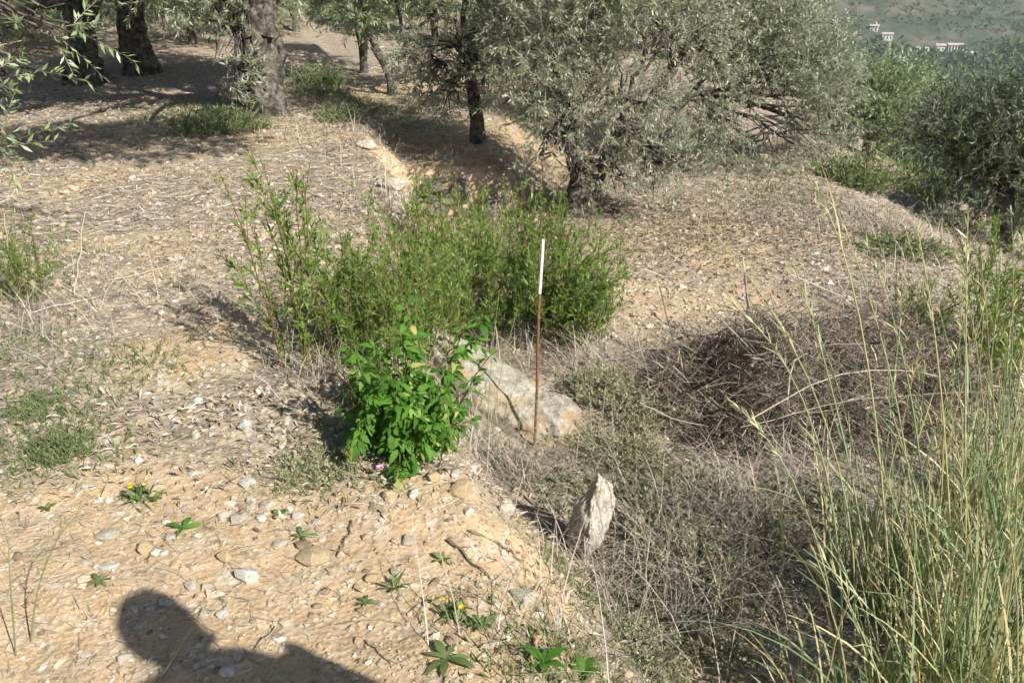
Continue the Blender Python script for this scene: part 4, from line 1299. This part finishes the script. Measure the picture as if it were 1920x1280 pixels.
def olive(label, base, tpts, trad, blobs, nleaf, leafL, seed, mat='olive', rz=0, clump=1.7, thr=.40, gn=.28, name='olive_tree', extra_stems=None, group='olive trees in the grove', lw=.24):
    """blobs: (dx, dy, dz, rx, ry, rz) relative to the trunk foot"""
    rng = np.random.default_rng(seed)
    root = empty(name, base, rz)
    tag(root, label, 'tree', group)
    mb, P = gnarl_trunk(tpts, trad, seed, gn=gn)
    mb.build('trunk', M['bark'], root)
    tops = [(P[-1], trad[-1])]
    for (pp, rr) in (extra_stems or []):
        m2, P2 = gnarl_trunk(pp, rr, seed + 3, 12, 26, gn * .8)
        m2.build('trunk_fork', M['bark'], root)
        tops.append((P2[-1], rr[-1]))
    vols = np.array([b[3] * b[4] * b[5] for b in blobs]) ** .8
    tw = np.maximum((nleaf / 15 * vols / vols.sum()).astype(int), 10)
    twigs, lv = MB(), MB()
    for b, nt_ in zip(blobs, tw):
        c = np.array(b[:3]); r = np.array(b[3:])
        j = int(np.argmin([np.linalg.norm(t_[0] - c) for t_ in tops]))
        st_, r0 = tops[j]
        L = np.linalg.norm(c - st_)
        t = np.linspace(0, 1, 9)[:, None]
        mid = (st_ + c) / 2 + np.array([0, 0, .18 * L]) + rng.normal(0, .06 * L, 3)
        Pl = (1 - t) ** 2 * st_ + 2 * t * (1 - t) * mid + t * t * c + rng.normal(0, .02, (9, 3)) * np.sin(t * 3.14)
        lb = MB()
        lb.tubes(Pl[None], np.linspace(max(.02, r0 * .62) if r.mean() > .32 else .010, .012 if r.mean() > .32 else .005, 9)[None], np.array([.5]), 7)
        nb = 12
        u = unit(rng.normal(0, 1, (nb, 3)))
        s0 = Pl[rng.integers(4, 9, nb)]
        e0 = c + u * r * rng.uniform(.6, .95, (nb, 1))
        tt = np.linspace(0, 1, 6)[None, :, None]
        Q = s0[:, None] * (1 - tt) + e0[:, None] * tt + np.array([0, 0, .1]) * np.sin(tt * 3.14) * r.mean() + rng.normal(0, .02, (nb, 6, 3))
        lb.tubes(Q, np.linspace(.011, .004, 6)[None].repeat(nb, 0), np.full(nb, .5), 4)
        lb.build('limb', M['bark'], root)
        # leafy twigs, thinned out by clumping noise
        nn = nt_ * 3
        u = unit(rng.normal(0, 1, (nn, 3)))
        rho = rng.random(nn)[:, None] ** .45
        S0 = c + u * r * rho
        keep = vnoise((S0 + np.array(base)) * clump + seed, seed) > thr + .10 * rng.normal(0, 1, nn)
        S0, u = S0[keep][:nt_], u[keep][:nt_]
        m = len(S0)
        if m == 0: continue
        d = unit(u * .6 + rng.normal(0, .5, (m, 3)) + np.array([0, 0, .30]))
        l = rng.uniform(.14, .36, m) * min(1.6, max(.8, r.mean()))
        tt = np.linspace(0, 1, 3)[None, :, None]
        Q = S0[:, None] + d[:, None] * l[:, None, None] * tt + np.array([0, 0, -.10]) * l[:, None, None] * tt ** 2
        twigs.tubes(Q, np.linspace(.0026, .001, 3)[None].repeat(m, 0) * (1.0 if leafL < .08 else 1.6), np.clip(rng.normal(.5, .3, m), 0, 1), 3)
        k = 15
        tq = np.linspace(.08, 1, k)[None].repeat(m, 0) + rng.normal(0, .02, (m, k))
        B, T = along(Q, np.clip(tq, 0, 1))
        B = B.reshape(-1, 3); T = T.reshape(-1, 3); q = len(B)
        sd = unit(np.cross(T, unit(rng.normal(0, 1, (q, 3)))))
        D = unit(T * .75 + sd * .8)
        LL = leafL * rng.uniform(.65, 1.15, q)
        tone = np.repeat(np.clip(rng.normal(.45, .18, m), 0, 1), k)
        lv.leaves(B, D, LL, LL * lw * rng.uniform(.8, 1.2, q), np.clip(tone + rng.normal(0, .16, q), 0, 1), rng, 1.0, .2)
    twigs.build('twigs', M['twig'], root)
    lv.build('crown', M[mat], root)
    return root

# central olive behind the shrubs
X, Y, Z = G(1092, 402)
olive('central olive with short thick trunk right behind the green shrubs', (X, Y, Z), [(0, 0, -.15), (.0, .02, .1), (.03, .02, .28), (.06, .05, .45)], [.19, .145, .125, .10],
      [(-.25, .1, 1.25, .55, .6, .55), (.25, .05, .95, .45, .5, .45), (-.1, -.15, .8, .35, .3, .3), (.1, .2, 1.75, .7, .7, .55), (.6, .1, 1.5, .5, .5, .5),
       (.2, -.1, 2.2, .6, .6, .4), (.55, -.1, .55, .3, .28, .22), (-.42, -.1, .95, .28, .3, .3), (-.05, -.24, .42, .22, .14, .22), (.24, -.2, .36, .22, .16, .18), (-.32, -.1, .5, .26, .22, .22), (.6, -.2, .38, .3, .25, .2)],
      44000, .047, 41, 'olive', extra_stems=[([(.02, 0, .2), (-.08, .02, .45), (-.16, .05, .8)], [.10, .07, .05]), ([(.02, 0, .2), (.16, .0, .42), (.3, .05, .75)], [.10, .065, .045])])
# leaning multi-stem olive to its right
X, Y, Z = G(1172, 300)
olive('spreading olive with several leaning stems and branches hanging to the ground', (X, Y, Z), [(0, 0, -.1), (.08, 0, .2), (.22, .05, .5), (.45, .1, .9)], [.10, .085, .07, .055],
      [(.7, .0, 1.1, .75, .7, .7), (1.4, -.1, .8, .7, .7, .6), (1.15, -.5, .25, .55, .5, .4), (1.75, -.1, .65, .5, .6, .6), (2.0, .2, .2, .36, .45, .36), (1.0, .2, 1.6, .85, .8, .55), (.3, .3, 1.5, .7, .6, .6),
       (.1, .3, 2.2, .9, .8, .6), (1.55, .2, 1.25, .6, .7, .45), (.85, -.35, .35, .35, .3, .3), (1.5, -.55, .3, .5, .4, .38)],
      70000, .050, 43, 'olive', extra_stems=[([(0, 0, -.05), (.02, .05, .3), (.12, .1, .7)], [.09, .065, .05]), ([(.03, 0, .05), (.25, 0, .3), (.6, .0, .62)], [.07, .05, .04])])
# slim olive left of centre
X, Y, Z = G(895, 268)
olive('slim single-trunk olive standing in its own shade left of the central olive', (X, Y, Z), [(0, 0, -.1), (.0, 0, .2), (-.03, 0, .45), (-.08, .0, .7)], [.075, .06, .055, .05],
      [(-.15, -.1, .95, .55, .55, .45), (.3, -.05, .85, .5, .5, .4), (-.1, 0, 1.55, .8, .8, .55), (-.45, -.1, .7, .3, .3, .28), (.4, 0, 1.4, .6, .6, .5), (.0, .0, 2.1, .8, .8, .45), (.1, -.3, .6, .34, .22, .26), (-.3, -.2, .5, .3, .25, .2)],
      30000, .062, 45, 'olive')
# far trees along the terrace
X, Y, Z = G(738, 178)
olive('young forked olive on the sunlit terrace strip', (X, Y, Z), [(0, 0, -.1), (-.02, 0, .2), (-.1, 0, .4), (-.22, 0, .6)], [.07, .06, .05, .045],
      [(-.35, 0, 1.15, .65, .7, .5), (.35, 0, 1.2, .65, .7, .5), (0, 0, 1.8, .9, .9, .5), (.75, .2, 1.1, .45, .5, .4)], 12000, .075, 47, 'olive_fresh',
      extra_stems=[([(0, 0, .2), (.06, 0, .38), (.2, 0, .62)], [.05, .045, .04])])
gen_olive = olive('back row olive behind the upper left pale trunk', (-10.5, 17, hz(-10.5, 17)), [(0, 0, -.1), (.03, 0, .3), (.0, 0, .7), (.05, 0, 1.0)], [.11, .09, .08, .07],
      [(-.6, 0, 1.4, .9, .9, .8), (.6, .1, 1.5, .9, .9, .8), (0, 0, 2.3, 1.2, 1.1, .8), (-.1, -.5, 1.0, .6, .5, .5), (.3, -.5, .75, .6, .5, .5), (-.9, .2, .75, .6, .6, .6), (1.0, 0, .75, .6, .6, .6), (0, .7, .8, .7, .5, .6), (-.5, -.6, .5, .45, .4, .4)], 22000, .085, 49, 'olive_fresh')
young = [o for o in bpy.data.objects if o.get('label') == 'young forked olive on the sunlit terrace strip'][0]
for (X, Y, rz, sc, lab) in [(*G(682, 137)[:2], 2.0, 1.0, 'far olive with a pale crown beyond the young forked olive'), (-4.2, 18.2, 4.0, 1.2, 'pale far olive left of the sunlit terrace strip'), (-1.6, 19.5, 1.0, 1.25, 'pale far olive closing the sunlit terrace strip')]:
    place_copy(young, X, Y, rz, sc, lab, 'olive trees in the grove')
# big gnarled olive on the upper terrace
X, Y, Z = G(488, 216)
olive('big gnarled grey olive trunk on the upper terrace at left', (X, Y, Z), [(0, 0, -.2), (.0, 0, .05), (.04, 0, .35), (.06, 0, .75), (.02, 0, 1.1), (-.06, 0, 1.4)], [.31, .225, .175, .165, .175, .15],
      [(-.7, .5, 2.4, .9, .9, .6), (.6, .4, 2.5, 1.0, .9, .7), (1.5, -3.7, 2.45, 1.0, .75, .4), (.3, -3.6, 2.35, 1.1, .75, .4), (-.9, -3.3, 2.3, .9, .7, .38), (-1.5, -.9, 2.1, .9, .9, .55), (.0, .0, 3.3, 1.8, 1.6, .7), (.5, 1.4, 2.0, .8, .8, .5),
       (-.22, -.30, .80, .20, .16, .36), (-.12, -.30, .42, .18, .14, .26), (.05, -.26, 1.05, .12, .1, .25), (-.75, -.5, 1.3, .5, .4, .3), (-1.2, -.3, 1.4, .6, .4, .35), (.6, .1, 1.45, .35, .4, .3)],
      110000, .08, 51, 'olive', gn=.55, extra_stems=[([(-.02, 0, .75), (-.16, 0, 1.05), (-.3, 0, 1.5)], [.14, .13, .11]), ([(.1, 0, .8), (.2, 0, 1.1), (.28, 0, 1.5)], [.13, .11, .1])])
X, Y, Z = G(165, 158)
olive('pale gnarled olive trunk with hollows in the upper left', (X, Y, Z), [(0, 0, -.2), (.0, 0, .05), (.0, 0, .3), (.03, 0, .6), (-.05, 0, .95)], [.28, .22, .175, .16, .15],
      [(-.5, .3, 1.7, .8, .8, .6), (.7, .1, 1.75, .8, .8, .55), (-1.2, .2, 1.0, .7, .6, .5), (0, 0, 2.5, 1.4, 1.3, .7), (.55, -.2, 1.15, .4, .4, .35), (-.7, -.2, .7, .4, .4, .35), (1.1, 1.2, 1.2, .6, .5, .5)],
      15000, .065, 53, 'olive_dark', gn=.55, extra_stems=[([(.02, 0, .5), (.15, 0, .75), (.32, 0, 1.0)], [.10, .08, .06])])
X, Y, Z = G(268, 138)
olive('dark shaded olive trunk between the two pale gnarled trunks', (X, Y, Z), [(0, 0, -.2), (.0, 0, .1), (-.04, 0, .5), (-.02, 0, 1.0)], [.30, .22, .17, .16],
      [(-.5, .3, 1.6, .9, .8, .6), (.6, .1, 1.7, .9, .8, .6), (0, 0, 2.4, 1.5, 1.4, .7), (.2, .9, 1.2, .7, .6, .5), (-1.0, .3, 1.2, .6, .5, .5)],
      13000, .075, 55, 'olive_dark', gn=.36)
# right hand trees on the falling slope
X, Y = 5.0, 8.7
olive('dark low olive at the right edge with crown down to the ground', (X, Y, hz(X, Y)), [(0, 0, -.2), (0, 0, .2), (-.05, 0, .5), (-.1, 0, .8)], [.13, .10, .085, .07],
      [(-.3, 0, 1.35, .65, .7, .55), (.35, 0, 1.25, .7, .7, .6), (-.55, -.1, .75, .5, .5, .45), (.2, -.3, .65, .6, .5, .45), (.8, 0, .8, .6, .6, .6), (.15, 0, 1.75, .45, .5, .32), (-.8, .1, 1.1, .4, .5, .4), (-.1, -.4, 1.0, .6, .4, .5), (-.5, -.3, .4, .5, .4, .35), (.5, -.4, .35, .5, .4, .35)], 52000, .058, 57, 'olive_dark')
X, Y = 5.3, 13.2
olive('pale fresh-green olive standing between the spreading and the dark olive', (X, Y, hz(X, Y)), [(0, 0, -.2), (0, 0, .15), (.03, 0, .3), (0, 0, .5)], [.10, .09, .07, .06],
      [(-.4, 0, .75, .65, .6, .5), (.4, 0, .7, .65, .6, .5), (0, 0, 1.05, .8, .7, .40), (-.7, 0, .4, .4, .4, .3), (.8, 0, .45, .4, .4, .35), (0, -.3, .4, .6, .4, .35), (-.1, -.2, .85, .7, .5, .4)], 26000, .07, 59, 'olive_fresh')
# near tree out of frame on the left: its hanging branch enters the picture
X, Y = -4.1, 4.4
olive('near olive at far left whose leafy branch hangs into the upper left corner', (X, Y, hz(X, Y)), [(0, 0, -.2), (0, 0, .2), (.05, 0, .7), (.1, 0, 1.3)], [.26, .2, .17, .15],
      [(.2, .3, 2.4, 1.2, 1.1, .6), (-.6, -.3, 2.0, .9, .9, .6), (1.95, -.15, 1.22, .30, .28, .13), (1.5, -.1, 1.3, .4, .3, .2), (1.72, -.1, 1.0, .2, .2, .10), (1.72, -.3, .72, .14, .14, .05)],
      12000, .06, 61, 'olive_fresh', gn=.3, thr=.3)
# more olives filling the grove behind
BACK = [(-4.7, 17.0, 3.6, .72, 'leafy olive right behind the gnarled trunk'), (-3.3, 21.5, 2.4, .95, 'back row olive at the head of the sunlit strip'), (-6.6, 24, .3, 1.2, 'far back olive seen between the old trunks'), (-6.9, 14.6, .6, .62, 'low olive filling the gap behind the two upper left trunks'), (-5.2, 15.2, 2.6, .7, 'low olive just left behind the gnarled trunk'), (-8.3, 15.0, 4.4, .7, 'low olive behind the left of the upper left trunks'), (-7.9, 12.2, 5.0, .5, 'bushy low olive at the upper left edge'), (-6.2, 19.5, 1.9, .9, 'olive in the second row behind the shaded trunk'), (-5.4, 22, .2, 1.15, 'back row olive above the terrace edge, left of the far pale one'), (-2.4, 25, 1.5, 1.2, 'back row olive beyond the sunlit strip'), (.3, 17.5, 2.6, 1.0, 'dark-fronted back row olive left of the slim olive'),
        (1.6, 20, 4.0, 1.1, 'back row olive behind the slim and central olives'), (4.0, 19, 5.2, 1.05, 'back row olive behind the spreading one'), (-7.6, 17.5, .9, 1.2, 'back row olive behind the dark shaded trunk'),
        (-9.0, 13.5, 3.3, 1.0, 'olive at the upper left edge in deep shade'), (-5.6, 25, 4.5, 1.4, 'far olive high on the left rise'), (-10, 27, 5.5, 1.5, 'farthest olive on the left rise'),
        (.8, 27, .4, 1.4, 'farthest olive at the middle of the grove'), (5.5, 27, 1.1, 1.4, 'farthest olive at the right end of the grove'), (9.4, 15.5, 3.5, .5, 'olive low on the slope behind the dark right tree')]
for (X, Y, rz, sc, lab) in BACK:
    place_copy(gen_olive, X, Y, rz, sc, lab, 'olive trees in the grove')

# ------------------------------------------------------------------ valley pines, scrub, houses
def puff_tree(label, X, Y, h, wd, n, leaf, seed, mat):
    rng = np.random.default_rng(seed)
    root = empty('valley_pine', (X, Y, hz(X, Y))); tag(root, label, 'tree', 'trees in the valley')
    mb = MB(); t = np.linspace(0, 1, 6)
    mb.tubes(np.stack([np.array([0, 0, h * .8 * tt - .3]) for tt in t])[None], (np.linspace(.2, .05, 6) * h / 9)[None], np.array([.5]), 6)
    mb.build('trunk', M['bark'], root)
    lv = MB()
    nb = 14
    cz = rng.uniform(.3, .95, nb) * h
    ca = rng.random(nb) * 6.28; cr = wd * .55 * rng.random(nb) * (1.15 - cz / h)
    c = np.stack([np.cos(ca) * cr, np.sin(ca) * cr, cz], -1)
    k = rng.integers(0, nb, n)
    u = unit(rng.normal(0, 1, (n, 3)))
    P = c[k] + u * (rng.random((n, 1)) ** .4) * np.array([wd * .33, wd * .33, h * .14])
    lv.leaves(P, u + rng.normal(0, .6, (n, 3)), leaf * rng.uniform(.6, 1.2, n), leaf * .45, np.clip(rng.normal(.5, .22, n) , 0, 1), rng, 1, .2)
    lv.build('crown', M[mat], root)
    return root
p1 = puff_tree('tall dark pine in the valley just right of the spreading olive', 29, 70, 8.5, 5, 4500, .5, 1, 'pine')
p2 = puff_tree('light green valley tree beside the tall dark pine', 33, 74, 8, 6, 4500, .5, 2, 'pine_light')
PINES = [(36, 80, 1, 1.0, 'third valley pine counted from the spreading olive'), (40.5, 84, 0, .95, 'fourth valley pine counted from the spreading olive'), (45, 92, 1, 1.05, 'fifth valley tree counted from the spreading olive'), (38, 96, 0, 1.3, 'valley pine behind the light green valley tree'),
         (50, 98, 0, 1.1, 'valley pine below the long white house'), (55, 104, 1, 1.1, 'valley tree right below the long white house'), (44, 110, 0, 1.4, 'valley pine in the second row under the houses'), (60, 112, 0, 1.2, 'valley pine toward the right edge'),
         (34, 64, 1, .7, 'low valley bush tree above the pale fresh-green olive'), (39, 68, 0, .75, 'low valley pine above the dark right olive'), (44, 76, 1, .8, 'low valley tree left of the right edge'), (50, 82, 0, .9, 'low valley pine at the right edge'),
         (70, 135, 1, 1.5, 'back row valley tree under the hillside, left one'), (82, 150, 0, 1.6, 'back row valley pine under the hillside, right one'), (58, 130, 0, 1.5, 'back row valley pine under the white house')]
for (X, Y, k, sc, lab) in PINES:
    place_copy((p1, p2)[k], X, Y, X, sc, lab, 'trees in the valley')
HOUSEPOS = {p: G(p[0], p[1] + 6) for p in [(1662, 73), (1638, 55), (1762, 90), (1792, 91), (1728, 92), (1838, 97)]}
# scrub and woods on the far hillside: nobody could count it
rng = np.random.default_rng(91)
mb = MB()
n = 9000
x = rng.uniform(60, 420, n); y = rng.uniform(180, 660, n)
dens = sm((vnoise(np.stack([x / 26, y / 26, x * 0], -1), 7) - .38) / .2) + np.where(y < 478, 1.0, .34)
k = rng.random(n) < np.clip(dens, 0, 1)
for hp in HOUSEPOS.values():
    tq = y / hp[1]
    k &= ~((np.abs(x - hp[0] * tq) < 4.5) & (y > hp[1] - 12) & (y < hp[1] + 4))
x, y = x[k], y[k]
m = 12
s = np.where(y < 478, rng.uniform(2.2, 4.6, len(x)), rng.uniform(.7, 2.2, len(x)))
u = unit(rng.normal(0, 1, (len(x), m, 3)))
P = np.stack([x, y, H(x, y) + s * .5], -1)[:, None] + u * s[:, None, None] * np.array([.8, .8, .6]) * rng.random((len(x), m, 1)) ** .4
tone = np.repeat(np.clip(rng.normal(.5, .25, len(x)), 0, 1), m)
mb.leaves(P.reshape(-1, 3), (u + rng.normal(0, .5, u.shape)).reshape(-1, 3), np.repeat(s, m) * .9, np.repeat(s, m) * .55, tone, rng, 1, .2)
tag(mb.build('hillside_scrub', M['scrub'], None, False), 'dark scrub and woodland on the far hillside', 'scrub', kind='stuff')

def house(label, u, v, y0, wx, wy, hgt, rz, nwin, roof=True, arcade=False):
    c = np.array(HOUSEPOS[(u, v)])
    root = empty('white_house', (c[0], c[1], c[2] - .3), rz)
    tag(root, label, 'house', 'white houses across the valley')
    top = hgt + .3
    def box(name, x0, x1, y0_, y1, z0, z1, mat, par=root):
        V = [(x0, y0_, z0), (x1, y0_, z0), (x1, y1, z0), (x0, y1, z0), (x0, y0_, z1), (x1, y0_, z1), (x1, y1, z1), (x0, y1, z1)]
        F = [(0, 3, 2, 1), (4, 5, 6, 7), (0, 1, 5, 4), (1, 2, 6, 5), (2, 3, 7, 6), (3, 0, 4, 7)]
        return ob(name, mesh(name, V, [np.array(F)], None, False), M[mat], par)
    box('wall', -wx / 2, wx / 2, -wy / 2, wy / 2, -3, top, 'render')
    if roof:
        e = .5; rh = wy * .22
        V = [(-wx / 2 - e, -wy / 2 - e, top + .02), (wx / 2 + e, -wy / 2 - e, top + .02), (wx / 2 + e, wy / 2 + e, top + .02), (-wx / 2 - e, wy / 2 + e, top + .02), (-wx / 2 - e, 0, top + rh), (wx / 2 + e, 0, top + rh)]
        F4 = np.array([(0, 1, 5, 4), (2, 3, 4, 5), (0, 3, 2, 1)]); F3 = np.array([(0, 4, 3), (1, 2, 5)])
        ob('roof', mesh('roof', V, [F4, F3], None, False), M['tile'], root)
    for i in range(nwin):
        xx = -wx / 2 + wx * (i + .5) / nwin
        ww = wx / nwin * (.3 if arcade else .16)
        box('window', xx - ww, xx + ww, -wy / 2 - .04, -wy / 2 + .1, top - (3.0 if arcade else 2.4), top - (.6 if arcade else 1.1), 'pane')
    return root
house('small white gabled house at the left of the valley houses', 1662, 73, 470, 5.0, 4.2, 2.5, R(-18), 3)
house('white cottage higher up behind the spreading olive edge', 1638, 55, 500, 4, 3.6, 2.0, R(-25), 2)
house('white block house with flat front left of the arcaded house', 1762, 90, 472, 4.0, 4.0, 2.7, R(-15), 2)
house('long white arcaded house in the middle of the valley houses', 1792, 91, 476, 8.5, 4.5, 2.4, R(-12), 6, True, True)
house('low white outbuilding to the left of the block house', 1728, 92, 468, 6, 4, 2.0, R(-12), 2, False)
house('long low white garden wall at the right of the houses', 1838, 97, 466, 14, .5, .9, R(-10), 0, False)

# ------------------------------------------------------------------ the person whose shadow falls in the foreground
def person():
    zf = hz(.51, .15)
    root = empty('person', (.51, .15, zf - .01))
    tag(root, 'person in dark clothes standing beside the camera, casting the foreground shadow', 'person')
    # joints: name -> (x, y, z, radius)
    J = [(0, 0, .95, .13), (0, 0, 1.12, .135), (0, .02, 1.30, .15), (0, .03, 1.43, .10), (0, .03, 1.49, .055), (0, .05, 1.56, .065), (0, .06, 1.64, .082), (0, .05, 1.72, .065),
         (-.17, .0, 1.40, .07), (-.22, -.03, 1.12, .047), (-.21, .03, .87, .036), (-.21, .05, .80, .034),
         (.17, .05, 1.41, .10), (.29, .13, 1.24, .07), (.14, .24, 1.26, .04), (.09, .26, 1.29, .036),
         (-.10, 0, .88, .095), (-.11, .02, .50, .065), (-.12, -.01, .10, .042), (-.13, .02, .045, .04), (-.14, .16, .03, .036),
         (.10, 0, .88, .095), (.11, .02, .50, .065), (.12, -.01, .10, .042), (.13, .02, .045, .04), (.14, .16, .03, .036)]
    E = [(0, 1), (1, 2), (2, 3), (3, 4), (4, 5), (5, 6), (6, 7), (3, 8), (8, 9), (9, 10), (10, 11), (3, 12), (12, 13), (13, 14), (14, 15), (0, 16), (16, 17), (17, 18), (18, 19), (19, 20), (0, 21), (21, 22), (22, 23), (23, 24), (24, 25)]
    rad = [j[3] for j in J]; co = [j[:3] for j in J]
    def finger(tip_from, offs, r=.0085):
        prev = tip_from
        for o_ in offs:
            co.append(tuple(np.array(co[prev]) + np.array(o_))); rad.append(r); E.append((prev, len(co) - 1)); prev = len(co) - 1
    for s, w_ in ((-1, 11), (1, 15)):
        for i in range(4):
            finger(w_, [(-s * (.012), .035 , .03 - i * .018), (-s * .03, .012, .002), (-s * .02, -.012, 0)])
        finger(w_, [(-s * .03, .0, .03), (-s * .025, .005, .012)], .010)
    me = bpy.data.meshes.new('body')
    me.from_pydata(co, E, [])
    o = ob('body', me, M['cloth'], root)
    me.materials.append(M['skin'])
    md = o.modifiers.new('skin', 'SKIN')
    md.use_smooth_shade = True
    for i, r in enumerate(rad):
        me.skin_vertices[0].data[i].radius = (r, r)
    me.skin_vertices[0].data[0].use_root = True
    o.modifiers.new('sub', 'SUBSURF').render_levels = 2
    # head of hair with a fuller outline
    V, F = ICO4
    V = V.copy()
    W = V * np.array([.076, .09, .11]) * (1 + .07 * fbm(V * 3, 3, 4))[:, None] + np.array([0, .03, 1.665])
    W[:, 1] = np.where(W[:, 2] < 1.66, np.minimum(W[:, 1], .07), W[:, 1])
    ob('hair', mesh('hair', W, [F], np.full(len(W), .5)), M['hair'], root)
person()

# ------------------------------------------------------------------ haze over the valley
hzm = bpy.data.materials.new('haze')
hzm.use_nodes = True
n_ = hzm.node_tree
n_.nodes.clear()
pv = n_.nodes.new('ShaderNodeVolumePrincipled')
pv.inputs['Color'].default_value = (.84, .90, 1.0, 1)
pv.inputs['Density'].default_value = .0003
pv.inputs['Anisotropy'].default_value = 0.0
mo = n_.nodes.new('ShaderNodeOutputMaterial')
n_.links.new(pv.outputs[0], mo.inputs['Volume'])
zmin, zmax = -85.0, float(HILLTOP) + 6.0
V = [(a, b, c) for c in (zmin, zmax) for a, b in ((-900, -60), (1400, -60), (1400, 1100), (-900, 1100))]
F = [(0, 3, 2, 1), (4, 5, 6, 7), (0, 1, 5, 4), (1, 2, 6, 5), (2, 3, 7, 6), (3, 0, 4, 7)]
hb = ob('haze', mesh('haze', V, [np.array(F)], None, False), hzm)
tag(hb, 'pale blue haze over the far valley', 'haze', kind='stuff')
